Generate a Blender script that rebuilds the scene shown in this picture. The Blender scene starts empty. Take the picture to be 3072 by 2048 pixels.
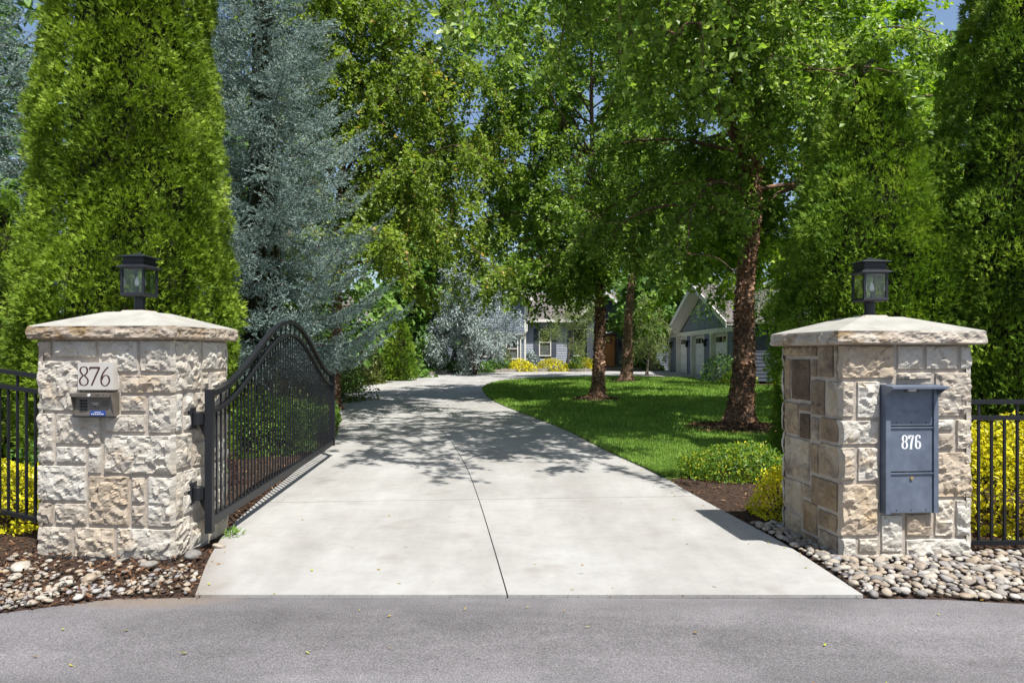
import bpy, math, random
import numpy as np
from mathutils import Vector, Matrix
R = math.radians
sc = bpy.context.scene
col = sc.collection

# ------------------------------------------------------------------ camera, sky, sun, exposure
CAM_H = 1.55
cam_d = bpy.data.cameras.new('camera')
cam = bpy.data.objects.new('camera', cam_d)
col.objects.link(cam)
cam.location = (0, 0, CAM_H)
cam.rotation_euler = (R(90), 0, 0)
cam_d.lens = 24.0
cam_d.sensor_width = 36.0
cam_d.shift_y = 38.0 / 3072.0
cam_d.clip_start = 0.05
cam_d.clip_end = 2000.0
sc.camera = cam

SUN_DIR = Vector((-0.29, 0.40, -1.0)).normalized()      # the way the light travels
world = bpy.data.worlds.new('World')
sc.world = world
world.use_nodes = True
wn = world.node_tree.nodes
wl = world.node_tree.links
wn.clear()
sky = wn.new('ShaderNodeTexSky')
sky.sky_type = 'NISHITA'
sky.sun_disc = False
sky.sun_elevation = math.asin(-SUN_DIR.z)
sky.sun_rotation = math.atan2(-SUN_DIR.x, -SUN_DIR.y)
sky.air_density = 1.0
sky.dust_density = 1.6
sky.ozone_density = 1.0
bg = wn.new('ShaderNodeBackground')
bg.inputs['Strength'].default_value = 0.11
wo = wn.new('ShaderNodeOutputWorld')
wl.new(sky.outputs[0], bg.inputs[0])
wl.new(bg.outputs[0], wo.inputs[0])

sun_d = bpy.data.lights.new('sun', 'SUN')
sun_d.energy = 5.0
sun_d.angle = R(0.53)
sun_d.color = (1.0, 0.975, 0.93)
sun = bpy.data.objects.new('sun', sun_d)
col.objects.link(sun)
sun.rotation_euler = SUN_DIR.to_track_quat('-Z', 'Y').to_euler()
sun.location = (6, -8, 20)

sc.view_settings.view_transform = 'Standard'
sc.view_settings.look = 'None'
sc.view_settings.exposure = 0.62
sc.view_settings.gamma = 1.0
sc.view_settings.use_curve_mapping = False
sc.render.engine = 'CYCLES'
sc.cycles.max_bounces = 8
sc.cycles.diffuse_bounces = 6
sc.cycles.glossy_bounces = 3
sc.cycles.transmission_bounces = 5
sc.cycles.transparent_max_bounces = 12
sc.cycles.caustics_reflective = False
sc.cycles.caustics_refractive = False
sc.cycles.sample_clamp_indirect = 4.0
sc.cycles.use_denoising = True
sc.cycles.denoiser = 'OPENIMAGEDENOISE'

# ------------------------------------------------------------------ helpers
def smooth(a, b, x):
    t = np.clip((np.asarray(x, float) - a) / (b - a), 0, 1)
    return t * t * (3 - 2 * t)

def tz(y):
    """the ground climbs a little towards the house"""
    return 0.4 * smooth(18, 45, y)

def _hash(ix, iy, seed):
    n = (ix.astype(np.int64) * 374761393 + iy.astype(np.int64) * 668265263 + seed * 144665) & 0x7fffffff
    n = ((n ^ (n >> 13)) * 1274126177) & 0x7fffffff
    n = (n ^ (n >> 16)) & 0xffff
    return n / 65535.0

def vnoise(x, y, seed=0):
    x = np.asarray(x, float); y = np.asarray(y, float)
    ix = np.floor(x); iy = np.floor(y)
    fx = x - ix; fy = y - iy
    fx = fx * fx * (3 - 2 * fx); fy = fy * fy * (3 - 2 * fy)
    a = _hash(ix, iy, seed); b = _hash(ix + 1, iy, seed)
    c = _hash(ix, iy + 1, seed); d = _hash(ix + 1, iy + 1, seed)
    return (a + (b - a) * fx) * (1 - fy) + (c + (d - c) * fx) * fy

def fbm(x, y, seed=0, octv=4):
    s = 0; a = 0.5; f = 1.0
    for o in range(octv):
        s = s + a * (vnoise(x * f, y * f, seed + o * 17) - 0.5)
        a *= 0.5; f *= 2.03
    return s

def tag(o, label=None, cat=None, group=None, kind=None):
    if label: o['label'] = label
    if cat: o['category'] = cat
    if group: o['group'] = group
    if kind: o['kind'] = kind
    return o

def empty(name, loc, label=None, cat=None, group=None, kind=None):
    o = bpy.data.objects.new(name, None)
    col.objects.link(o)
    o.location = loc
    o.empty_display_size = 0.1
    return tag(o, label, cat, group, kind)

def mesh_np(name, V, faces, smooth_shade=False, attr=None):
    """V (n,3); faces is a list of (m,k) int arrays"""
    me = bpy.data.meshes.new(name)
    V = np.asarray(V, np.float32)
    me.vertices.add(len(V))
    me.vertices.foreach_set('co', V.ravel())
    faces = [np.asarray(f, np.int32) for f in faces if len(f)]
    nl = sum(f.size for f in faces); nf = sum(len(f) for f in faces)
    me.loops.add(nl); me.polygons.add(nf)
    me.loops.foreach_set('vertex_index', np.concatenate([f.ravel() for f in faces]))
    tot = np.concatenate([np.full(len(f), f.shape[1], np.int32) for f in faces])
    start = np.concatenate([[0], np.cumsum(tot)[:-1]]).astype(np.int32)
    me.polygons.foreach_set('loop_start', start)
    try: me.polygons.foreach_set('loop_total', tot)
    except Exception: pass
    me.polygons.foreach_set('use_smooth', np.full(nf, smooth_shade, bool))
    if attr is not None:
        a = me.attributes.new('tint', 'FLOAT', 'FACE')
        a.data.foreach_set('value', np.asarray(attr, np.float32))
    me.update(calc_edges=True)
    return me

def obj(name, me, mat, parent=None, world_coords=True):
    o = bpy.data.objects.new(name, me)
    col.objects.link(o)
    if mat is not None:
        me.materials.clear(); me.materials.append(mat)
    if parent is not None:
        o.parent = parent
        if world_coords:
            L = parent.matrix_basis.translation.copy()
            pp = parent.parent
            while pp is not None:
                L = L + pp.matrix_basis.translation; pp = pp.parent
            me.transform(Matrix.Translation(-L))
    return o

class MB:
    """collects solids, then becomes one mesh"""
    def __init__(s): s.v = []; s.f = []; s.n = 0
    def add(s, V, F):
        s.v.append(np.asarray(V, float))
        for f in F: s.f.append([i + s.n for i in f])
        s.n += len(V)
        return s
    def box(s, x0, x1, y0, y1, z0, z1):
        V = [(x, y, z) for x in (x0, x1) for y in (y0, y1) for z in (z0, z1)]
        return s.add(V, [(0, 1, 3, 2), (4, 6, 7, 5), (0, 4, 5, 1), (2, 3, 7, 6), (0, 2, 6, 4), (1, 5, 7, 3)])
    def obox(s, P, U, N, u0, u1, n0, n1, z0, z1):
        """box in the frame: P base point, U along, N across (2-D)"""
        V = [(P[0] + U[0] * u + N[0] * n, P[1] + U[1] * u + N[1] * n, z) for u in (u0, u1) for n in (n0, n1) for z in (z0, z1)]
        return s.add(V, [(0, 1, 3, 2), (4, 6, 7, 5), (0, 4, 5, 1), (2, 3, 7, 6), (0, 2, 6, 4), (1, 5, 7, 3)])
    def tube(s, pts, rad, n=8, cap=True):
        pts = [Vector(p) for p in pts]
        if not hasattr(rad, '__len__'): rad = [rad] * len(pts)
        V = []; F = []
        up = Vector((0.13, 0.21, 0.97))
        for i, p in enumerate(pts):
            d = (pts[min(i + 1, len(pts) - 1)] - pts[max(i - 1, 0)]).normalized()
            a = d.cross(up if abs(d.dot(up)) < 0.95 else Vector((1, 0.1, 0))).normalized()
            b = d.cross(a)
            for k in range(n):
                t = 2 * math.pi * k / n
                V.append(p + (a * math.cos(t) + b * math.sin(t)) * rad[i])
        for i in range(len(pts) - 1):
            for k in range(n):
                F.append((i * n + k, i * n + (k + 1) % n, (i + 1) * n + (k + 1) % n, (i + 1) * n + k))
        if cap:
            F.append(tuple(range(n))[::-1]); F.append(tuple((len(pts) - 1) * n + k for k in range(n)))
        return s.add([tuple(v) for v in V], F)
    def frustum(s, cx, cy, z0, z1, a0, a1, U=(1, 0), b0=None, b1=None):
        """square frustum with half widths a0 below, a1 above"""
        N = (-U[1], U[0])
        b0 = a0 if b0 is None else b0; b1 = a1 if b1 is None else b1
        V = []
        for z, a, b in ((z0, a0, b0), (z1, a1, b1)):
            for su, sn in ((-1, -1), (1, -1), (1, 1), (-1, 1)):
                V.append((cx + U[0] * su * a + N[0] * sn * b, cy + U[1] * su * a + N[1] * sn * b, z))
        return s.add(V, [(3, 2, 1, 0), (4, 5, 6, 7), (0, 1, 5, 4), (1, 2, 6, 5), (2, 3, 7, 6), (3, 0, 4, 7)])
    def lathe(s, cx, cy, prof, n=12):
        V = []; F = []
        for r, z in prof:
            for k in range(n):
                t = 2 * math.pi * k / n
                V.append((cx + r * math.cos(t), cy + r * math.sin(t), z))
        for i in range(len(prof) - 1):
            for k in range(n):
                F.append((i * n + k, i * n + (k + 1) % n, (i + 1) * n + (k + 1) % n, (i + 1) * n + k))
        F.append(tuple(range(n))[::-1]); F.append(tuple((len(prof) - 1) * n + k for k in range(n)))
        return s.add(V, F)
    def build(s, name, mat, parent=None, smooth_shade=False):
        me = bpy.data.meshes.new(name)
        me.from_pydata(np.concatenate(s.v).tolist(), [], s.f)
        if smooth_shade:
            me.polygons.foreach_set('use_smooth', np.ones(len(me.polygons), bool))
        me.update()
        return obj(name, me, mat, parent)

def grid_faces(nu, nv):
    i = np.arange(nu - 1)[:, None]; j = np.arange(nv - 1)[None, :]
    a = (i * nv + j).ravel()
    return np.stack([a, a + nv, a + nv + 1, a + 1], 1)

# ------------------------------------------------------------------ materials
def new_mat(name):
    m = bpy.data.materials.new(name); m.use_nodes = True
    nt = m.node_tree
    b = nt.nodes['Principled BSDF']
    return m, nt, b

def node(nt, kind, **kw):
    n = nt.nodes.new(kind)
    for k, v in kw.items():
        if k in n.inputs: n.inputs[k].default_value = v
        else: setattr(n, k, v)
    return n

def ramp(nt, stops, fac=None, k=1.0):
    r = nt.nodes.new('ShaderNodeValToRGB')
    e = r.color_ramp.elements
    while len(e) < len(stops): e.new(0.5)
    for el, (p, c) in zip(e, stops):
        el.position = p; el.color = (*[x * k for x in c], 1)
    if fac is not None: nt.links.new(fac, r.inputs[0])
    return r

def noise(nt, scale, detail=4, rough=0.6, coord='Object', vec=None):
    if vec is None:
        tc = nt.nodes.new('ShaderNodeTexCoord'); vec = tc.outputs[coord]
    n = node(nt, 'ShaderNodeTexNoise', Scale=scale, Detail=detail, Roughness=rough)
    nt.links.new(vec, n.inputs['Vector'])
    return n

def geo_pos(nt):
    g = nt.nodes.new('ShaderNodeNewGeometry')
    return g.outputs['Position']

def bump(nt, b, height, strength=0.4, dist=0.02):
    bp = node(nt, 'ShaderNodeBump', Strength=strength, Distance=dist)
    nt.links.new(height, bp.inputs['Height'])
    nt.links.new(bp.outputs[0], b.inputs['Normal'])
    return bp

def mix_rgb(nt, fac, a, b, mode='MIX'):
    m = nt.nodes.new('ShaderNodeMix'); m.data_type = 'RGBA'; m.blend_type = mode
    for idx, v in ((0, fac), (6, a), (7, b)):
        if isinstance(v, (int, float)): m.inputs[idx].default_value = v
        elif isinstance(v, tuple): m.inputs[idx].default_value = (*v, 1)
        else: nt.links.new(v, m.inputs[idx])
    return m.outputs[2]

def math_n(nt, op, a, b=0.0):
    m = nt.nodes.new('ShaderNodeMath'); m.operation = op
    for i, v in enumerate((a, b)):
        if isinstance(v, (int, float)): m.inputs[i].default_value = v
        else: nt.links.new(v, m.inputs[i])
    return m.outputs[0]

def m_noise(name, stops, scale, rough=0.85, bstr=0.0, bscale=None, bdist=0.01, detail=5, spec=0.3, obj_var=0.0):
    """diffuse surface: one noise through a ramp, one noise as relief"""
    m, nt, b = new_mat(name)
    p = geo_pos(nt)
    n = noise(nt, scale, detail, vec=p)
    r = ramp(nt, stops, n.outputs[0], 0.82)
    c = r.outputs[0]
    if obj_var:
        oi = nt.nodes.new('ShaderNodeObjectInfo')
        v = ramp(nt, [(0, (1 - obj_var,) * 3), (1, (1 + obj_var,) * 3)], oi.outputs['Random'])
        c = mix_rgb(nt, 1.0, c, v.outputs[0], 'MULTIPLY')
    nt.links.new(c, b.inputs['Base Color'])
    b.inputs['Roughness'].default_value = rough
    b.inputs['Specular IOR Level'].default_value = spec
    if bstr:
        n2 = noise(nt, bscale or scale * 4, 6, vec=p)
        bump(nt, b, n2.outputs[0], bstr, bdist)
    return m

def m_flat(name, c, rough=0.5, metal=0.0, spec=0.5):
    m, nt, b = new_mat(name)
    b.inputs['Base Color'].default_value = (*c, 1)
    b.inputs['Roughness'].default_value = rough
    b.inputs['Metallic'].default_value = metal
    b.inputs['Specular IOR Level'].default_value = spec
    n = noise(nt, 9, 3, vec=geo_pos(nt))
    r = ramp(nt, [(0.3, tuple(x * 0.86 for x in c)), (0.7, tuple(min(1, x * 1.08) for x in c))], n.outputs[0])
    nt.links.new(r.outputs[0], b.inputs['Base Color'])
    return m

def m_leaf(name, stops, trans=0.35, rough=0.5, spec=0.35, patch=1.5, tcol=(1.05, 1.1, 0.55)):
    """foliage: the tint of each leaf, shifted by soft patches; light passes through"""
    m, nt, b = new_mat(name)
    at = nt.nodes.new('ShaderNodeAttribute'); at.attribute_name = 'tint'
    n = noise(nt, patch, 2, vec=geo_pos(nt))
    s = math_n(nt, 'MULTIPLY_ADD', n.outputs[0], 0.9)
    s.node.inputs[2].default_value = -0.45
    f = math_n(nt, 'ADD', at.outputs['Fac'], s)
    r = ramp(nt, stops, f)
    nt.links.new(r.outputs[0], b.inputs['Base Color'])
    b.inputs['Roughness'].default_value = rough
    b.inputs['Specular IOR Level'].default_value = spec
    t = nt.nodes.new('ShaderNodeBsdfTranslucent')
    nt.links.new(mix_rgb(nt, 1.0, r.outputs[0], tcol, 'MULTIPLY'), t.inputs[0])
    mx = nt.nodes.new('ShaderNodeMixShader'); mx.inputs[0].default_value = trans
    nt.links.new(b.outputs[0], mx.inputs[1]); nt.links.new(t.outputs[0], mx.inputs[2])
    nt.links.new(mx.outputs[0], nt.nodes['Material Output'].inputs['Surface'])
    return m

def stone_mat(name, stops, dark, obj_var=0.16, dscale=2.2, dpos=(0.56, 0.7)):
    m, nt, b = new_mat(name)
    p = geo_pos(nt)
    oi = nt.nodes.new('ShaderNodeObjectInfo')
    add = node(nt, 'ShaderNodeVectorMath', operation='ADD')
    sc3 = node(nt, 'ShaderNodeVectorMath', operation='SCALE')
    cx = nt.nodes.new('ShaderNodeCombineXYZ')
    nt.links.new(oi.outputs['Random'], cx.inputs[0]); nt.links.new(oi.outputs['Random'], cx.inputs[1])
    nt.links.new(cx.outputs[0], sc3.inputs[0]); sc3.inputs['Scale'].default_value = 40
    nt.links.new(p, add.inputs[0]); nt.links.new(sc3.outputs[0], add.inputs[1])
    v = add.outputs[0]
    n1 = noise(nt, 5.0, 6, 0.65, vec=v)
    sh = math_n(nt, 'MULTIPLY_ADD', oi.outputs['Random'], 0.5); sh.node.inputs[2].default_value = -0.25
    f = math_n(nt, 'ADD', n1.outputs[0], sh)
    r = ramp(nt, stops, f, 0.82)
    n2 = noise(nt, dscale, 5, 0.7, vec=v)
    dm = ramp(nt, [(dpos[0], (0, 0, 0)), (dpos[1], (1, 1, 1))], n2.outputs[0])
    c = mix_rgb(nt, dm.outputs[0], r.outputs[0], dark)
    n4 = noise(nt, 140.0, 3, 0.7, vec=p)
    sp = ramp(nt, [(0.25, (0.78,) * 3), (0.6, (1.08,) * 3)], n4.outputs[0])
    c = mix_rgb(nt, 1.0, c, sp.outputs[0], 'MULTIPLY')
    nt.links.new(c, b.inputs['Base Color'])
    b.inputs['Roughness'].default_value = 0.92
    b.inputs['Specular IOR Level'].default_value = 0.2
    n3 = noise(nt, 55.0, 6, 0.7, vec=p)
    bump(nt, b, n3.outputs[0], 0.55, 0.012)
    return m

M = {}
M['stone'] = stone_mat('cream_stone', [(0.2, (0.42, 0.355, 0.28)), (0.45, (0.54, 0.485, 0.405)), (0.75, (0.61, 0.575, 0.505))], (0.46, 0.36, 0.25))
M['stone_tan'] = stone_mat('tan_stone', [(0.2, (0.47, 0.38, 0.28)), (0.5, (0.57, 0.48, 0.37)), (0.8, (0.62, 0.56, 0.475))], (0.44, 0.33, 0.21))
M['stone_stained'] = stone_mat('stained_stone', [(0.2, (0.30, 0.21, 0.12)), (0.5, (0.47, 0.37, 0.24)), (0.8, (0.54, 0.48, 0.39))], (0.18, 0.135, 0.10), dpos=(0.45, 0.62))
M['stone_dark'] = stone_mat('dark_brown_stone', [(0.2, (0.12, 0.085, 0.06)), (0.5, (0.20, 0.145, 0.10)), (0.8, (0.36, 0.29, 0.21))], (0.11, 0.085, 0.072))
M['mortar'] = m_noise('mortar', [(0.3, (0.44, 0.375, 0.31)), (0.7, (0.56, 0.495, 0.42))], 14, 0.95, 0.6, 60, 0.01)
M['cap'] = m_noise('cap_top_stone', [(0.3, (0.33, 0.315, 0.275)), (0.7, (0.46, 0.445, 0.395))], 6, 0.9, 0.4, 70, 0.006)
M['cap_edge'] = stone_mat('cap_edge_stone', [(0.2, (0.36, 0.29, 0.22)), (0.5, (0.50, 0.43, 0.35)), (0.8, (0.60, 0.55, 0.47))], (0.20, 0.13, 0.055), dscale=4.0, dpos=(0.5, 0.66))
M['iron'] = m_flat('black_painted_iron', (0.012, 0.013, 0.016), 0.45, 0.0, 0.35)
M['lantern_metal'] = m_flat('lantern_metal', (0.018, 0.020, 0.025), 0.42, 0.1, 0.4)
M['plaque'] = m_noise('plaque_stone', [(0.3, (0.56, 0.52, 0.46)), (0.7, (0.66, 0.62, 0.57))], 8, 0.85, 0.2, 90, 0.003)
M['digit_brown'] = m_flat('engraved_brown', (0.060, 0.022, 0.018), 0.8)
M['white_paint'] = m_flat('white_paint', (0.74, 0.75, 0.74), 0.5)
M['brass'] = m_flat('brass', (0.62, 0.46, 0.22), 0.35, 0.8)
M['steel'] = m_noise('brushed_steel', [(0.3, (0.115, 0.098, 0.078)), (0.7, (0.18, 0.155, 0.125))], 12, 0.42, 0.0, spec=0.6)
M['black'] = m_flat('black_plastic', (0.012, 0.012, 0.014), 0.5)
M['blue_sticker'] = m_flat('blue_sticker', (0.02, 0.06, 0.28), 0.4)
M['bulb'] = m_flat('milky_bulb', (0.85, 0.83, 0.78), 0.25)

def mailbox_mat():
    m, nt, b = new_mat('slate_painted_steel')
    p = geo_pos(nt)
    n = noise(nt, 7, 6, 0.65, vec=p)
    r = ramp(nt, [(0.3, (0.105, 0.130, 0.175)), (0.55, (0.150, 0.182, 0.240)), (0.75, (0.20, 0.235, 0.295))], n.outputs[0], 0.85)
    nt.links.new(r.outputs[0], b.inputs['Base Color'])
    n2 = noise(nt, 24, 4, vec=p)
    rr = ramp(nt, [(0.3, (0.38,) * 3), (0.7, (0.6,) * 3)], n2.outputs[0])
    nt.links.new(rr.outputs[0], b.inputs['Roughness'])
    b.inputs['Metallic'].default_value = 0.15
    return m
M['mailbox'] = mailbox_mat()

def glass_mat(name, tint=(0.95, 0.97, 0.95), refl=0.03, rough=0.03):
    m, nt, b = new_mat(name)
    nt.nodes.remove(b)
    t = nt.nodes.new('ShaderNodeBsdfTransparent'); t.inputs[0].default_value = (*tint, 1)
    g = nt.nodes.new('ShaderNodeBsdfGlossy'); g.inputs['Roughness'].default_value = rough
    lw = nt.nodes.new('ShaderNodeLayerWeight'); lw.inputs[0].default_value = 0.25
    a = math_n(nt, 'MULTIPLY_ADD', lw.outputs['Fresnel'], 0.55); a.node.inputs[2].default_value = refl
    mx = nt.nodes.new('ShaderNodeMixShader')
    nt.links.new(a, mx.inputs[0]); nt.links.new(t.outputs[0], mx.inputs[1]); nt.links.new(g.outputs[0], mx.inputs[2])
    nt.links.new(mx.outputs[0], nt.nodes['Material Output'].inputs['Surface'])
    return m
M['glass'] = glass_mat('clear_glass')

def window_mat():
    m, nt, b = new_mat('window_glass')
    b.inputs['Base Color'].default_value = (0.012, 0.014, 0.016, 1)
    b.inputs['Roughness'].default_value = 0.04
    b.inputs['Specular IOR Level'].default_value = 0.8
    n = noise(nt, 1.2, 2, vec=geo_pos(nt))
    bump(nt, b, n.outputs[0], 0.03, 0.02)
    return m
M['window'] = window_mat()

def asphalt_mat():
    m, nt, b = new_mat('weathered_asphalt')
    p = geo_pos(nt)
    mpb = node(nt, 'ShaderNodeMapping'); mpb.inputs['Scale'].default_value = (0.35, 1.6, 1)
    nt.links.new(p, mpb.inputs[0])
    big = noise(nt, 0.9, 4, 0.6, vec=mpb.outputs[0])
    fine = noise(nt, 130, 3, 0.75, vec=p)
    mid = noise(nt, 9, 5, 0.7, vec=p)
    r1 = ramp(nt, [(0.3, (0.122, 0.114, 0.116)), (0.7, (0.212, 0.201, 0.204))], big.outputs[0], 0.90)
    r2 = ramp(nt, [(0.30, (0.42,) * 3), (0.5, (0.98,) * 3), (0.70, (1.85,) * 3)], fine.outputs[0])
    r3 = ramp(nt, [(0.3, (0.88,) * 3), (0.7, (1.08,) * 3)], mid.outputs[0])
    c = mix_rgb(nt, 1.0, r1.outputs[0], r2.outputs[0], 'MULTIPLY')
    c = mix_rgb(nt, 1.0, c, r3.outputs[0], 'MULTIPLY')
    pat = noise(nt, 0.9, 2, 0.4, vec=p)
    pr2 = ramp(nt, [(0.50, (1, 1, 1)), (0.56, (0.80,) * 3)], pat.outputs[0])
    c = mix_rgb(nt, 0.7, c, pr2.outputs[0], 'MULTIPLY')
    vor = node(nt, 'ShaderNodeTexVoronoi', Scale=55.0); nt.links.new(p, vor.inputs['Vector'])
    peb = ramp(nt, [(0.0, (1, 1, 1)), (0.10, (1, 1, 1)), (0.14, (0, 0, 0))], vor.outputs['Distance'])
    vsel = ramp(nt, [(0.90, (0, 0, 0)), (0.93, (1, 1, 1))], vor.outputs['Color'])
    sel = math_n(nt, 'MULTIPLY', peb.outputs[0], vsel.outputs[0])
    c = mix_rgb(nt, sel, c, (0.48, 0.45, 0.43))
    # dirt washed out of the bed beside the left pillar
    sep = nt.nodes.new('ShaderNodeSeparateXYZ'); nt.links.new(p, sep.inputs[0])
    dx = math_n(nt, 'ADD', sep.outputs[0], 2.35); dy = math_n(nt, 'ADD', sep.outputs[1], -4.35)
    d2 = math_n(nt, 'ADD', math_n(nt, 'MULTIPLY', dx, math_n(nt, 'MULTIPLY', dx, 1.1)), math_n(nt, 'MULTIPLY', dy, math_n(nt, 'MULTIPLY', dy, 14.0)))
    dn = noise(nt, 6, 5, 0.7, vec=p)
    dd = math_n(nt, 'ADD', d2, math_n(nt, 'MULTIPLY', dn.outputs[0], 0.9))
    dr = ramp(nt, [(0.45, (0.75,) * 3), (1.0, (0, 0, 0))], dd)
    c = mix_rgb(nt, dr.outputs[0], c, (0.20, 0.155, 0.115))
    nt.links.new(c, b.inputs['Base Color'])
    b.inputs['Roughness'].default_value = 0.93
    b.inputs['Specular IOR Level'].default_value = 0.25
    bump(nt, b, fine.outputs[0], 0.5, 0.006)
    return m
M['asphalt'] = asphalt_mat()

def concrete_mat():
    m, nt, b = new_mat('broom_finished_concrete')
    p = geo_pos(nt)
    big = noise(nt, 0.55, 5, 0.62, vec=p)
    mid = noise(nt, 4.5, 6, 0.7, vec=p)
    fine = noise(nt, 150, 3, 0.6, vec=p)
    st = node(nt, 'ShaderNodeMapping'); st.inputs['Scale'].default_value = (0.5, 0.07, 1)
    nt.links.new(p, st.inputs[0])
    track = noise(nt, 3.0, 4, 0.6, vec=st.outputs[0])
    r1 = ramp(nt, [(0.3, (0.385, 0.37, 0.345)), (0.55, (0.45, 0.438, 0.414)), (0.75, (0.49, 0.482, 0.460))], big.outputs[0], 0.79)
    r2 = ramp(nt, [(0.25, (0.86,) * 3), (0.6, (1.03,) * 3)], mid.outputs[0])
    r3 = ramp(nt, [(0.2, (0.90,) * 3), (0.7, (1.06,) * 3)], fine.outputs[0])
    r4 = ramp(nt, [(0.3, (0.83, 0.82, 0.81)), (0.62, (1.04,) * 3)], track.outputs[0])
    c = mix_rgb(nt, 1.0, r1.outputs[0], r2.outputs[0], 'MULTIPLY')
    c = mix_rgb(nt, 1.0, c, r3.outputs[0], 'MULTIPLY')
    c = mix_rgb(nt, 1.0, c, r4.outputs[0], 'MULTIPLY')
    vs = node(nt, 'ShaderNodeTexVoronoi', Scale=2.3); nt.links.new(p, vs.inputs['Vector'])
    sp = ramp(nt, [(0.0, (0.55,) * 3), (0.03, (0.7,) * 3), (0.06, (1, 1, 1))], vs.outputs['Distance'])
    c = mix_rgb(nt, 0.8, c, sp.outputs[0], 'MULTIPLY')
    cr = noise(nt, 1.6, 3, 0.5, vec=p)
    blot = ramp(nt, [(0.60, (1, 1, 1)), (0.72, (0.82, 0.80, 0.765))], cr.outputs[0])
    c = mix_rgb(nt, 1.0, c, blot.outputs[0], 'MULTIPLY')
    # soil stain at the left corner by the pebbles
    sep = nt.nodes.new('ShaderNodeSeparateXYZ'); nt.links.new(p, sep.inputs[0])
    ed = math_n(nt, 'ADD', math_n(nt, 'MULTIPLY', sep.outputs[0], -1.0), math_n(nt, 'MULTIPLY', sep.outputs[1], -0.42))
    ed = math_n(nt, 'ADD', ed, math_n(nt, 'MULTIPLY', mid.outputs[0], 0.35))
    er = ramp(nt, [(0.08, (0, 0, 0)), (0.45, (0.8,) * 3)], ed)
    c = mix_rgb(nt, er.outputs[0], c, (0.17, 0.135, 0.10))
    nt.links.new(c, b.inputs['Base Color'])
    b.inputs['Roughness'].default_value = 0.88
    b.inputs['Specular IOR Level'].default_value = 0.25
    bump(nt, b, fine.outputs[0], 0.25, 0.004)
    return m
M['concrete'] = concrete_mat()

M['mulch'] = m_noise('bark_mulch', [(0.25, (0.022, 0.014, 0.010)), (0.5, (0.060, 0.036, 0.024)), (0.75, (0.13, 0.075, 0.045))], 30, 0.95, 1.0, 45, 0.03, detail=7)
M['chip'] = m_leaf('bark_chip', [(0.0, (0.022, 0.015, 0.012)), (0.45, (0.075, 0.042, 0.026)), (0.75, (0.17, 0.085, 0.042)), (1.0, (0.40, 0.27, 0.15))], 0.0, 0.9, 0.1, 3)
M['soil_lawn'] = m_noise('lawn_soil', [(0.3, (0.10, 0.175, 0.026)), (0.7, (0.17, 0.27, 0.045))], 7, 0.95, 0.8, 60, 0.03)
M['grass'] = m_leaf('grass_blade', [(0.0, (0.098, 0.185, 0.026)), (0.5, (0.196, 0.336, 0.050)), (1.0, (0.345, 0.493, 0.099))], 0.3, 0.5, 0.3, 1.2)

def bark_mat(name, stops, patch, ppos=(0.55, 0.66)):
    m, nt, b = new_mat(name)
    p = geo_pos(nt)
    mp = node(nt, 'ShaderNodeMapping'); mp.inputs['Scale'].default_value = (1, 1, 0.45)
    nt.links.new(p, mp.inputs[0])
    n = noise(nt, 22, 6, 0.7, vec=mp.outputs[0])
    r = ramp(nt, stops, n.outputs[0])
    n2 = noise(nt, 7, 4, 0.6, vec=p)
    pr = ramp(nt, [(ppos[0], (0, 0, 0)), (ppos[1], (1, 1, 1))], n2.outputs[0])
    c = mix_rgb(nt, pr.outputs[0], r.outputs[0], patch)
    nt.links.new(c, b.inputs['Base Color'])
    b.inputs['Roughness'].default_value = 0.9
    b.inputs['Specular IOR Level'].default_value = 0.2
    bump(nt, b, n.outputs[0], 0.9, 0.04)
    return m
M['bark'] = bark_mat('birch_bark', [(0.25, (0.040, 0.027, 0.020)), (0.5, (0.145, 0.095, 0.065)), (0.75, (0.30, 0.215, 0.155))], (0.38, 0.21, 0.12))
M['flake'] = m_leaf('peeling_bark', [(0.0, (0.090, 0.054, 0.037)), (0.4, (0.240, 0.134, 0.083)), (0.75, (0.450, 0.270, 0.173)), (1.0, (0.750, 0.540, 0.390))], 0.12, 0.8, 0.2, 3)
M['bark_grey'] = bark_mat('grey_bark', [(0.25, (0.045, 0.038, 0.032)), (0.5, (0.12, 0.10, 0.085)), (0.75, (0.22, 0.19, 0.165))], (0.17, 0.13, 0.10))
M['inner'] = m_noise('inner_shade_fill', [(0.3, (0.026, 0.034, 0.010)), (0.6, (0.055, 0.066, 0.018)), (0.8, (0.10, 0.085, 0.035))], 24, 0.95, 1.0, 40, 0.10, detail=7)  # dark tone puts the shade of the crown gaps into the colour
M['twig'] = m_flat('twig', (0.085, 0.058, 0.042), 0.85)

M['birch'] = m_leaf('birch_leaf', [(0.0, (0.092, 0.162, 0.024)), (0.3, (0.162, 0.275, 0.037)), (0.65, (0.265, 0.405, 0.059)), (1.0, (0.475, 0.594, 0.151))], 0.5, 0.42, 0.4, 0.9)
M['birch_pale'] = m_leaf('pale_birch_leaf', [(0.0, (0.110, 0.165, 0.022)), (0.35, (0.190, 0.280, 0.034)), (0.7, (0.290, 0.400, 0.050)), (0.97, (0.42, 0.50, 0.10)), (1.0, (0.55, 0.38, 0.08))], 0.5, 0.45, 0.4, 0.9)
M['maple'] = m_leaf('lime_leaf', [(0.0, (0.130, 0.238, 0.017)), (0.5, (0.274, 0.446, 0.031)), (1.0, (0.576, 0.720, 0.101))], 0.5, 0.4, 0.4, 0.9)
M['far_leaf'] = m_leaf('far_tree_leaf', [(0.0, (0.065, 0.145, 0.026)), (0.5, (0.131, 0.250, 0.043)), (1.0, (0.231, 0.366, 0.069))], 0.4, 0.5, 0.3, 0.5)
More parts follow.
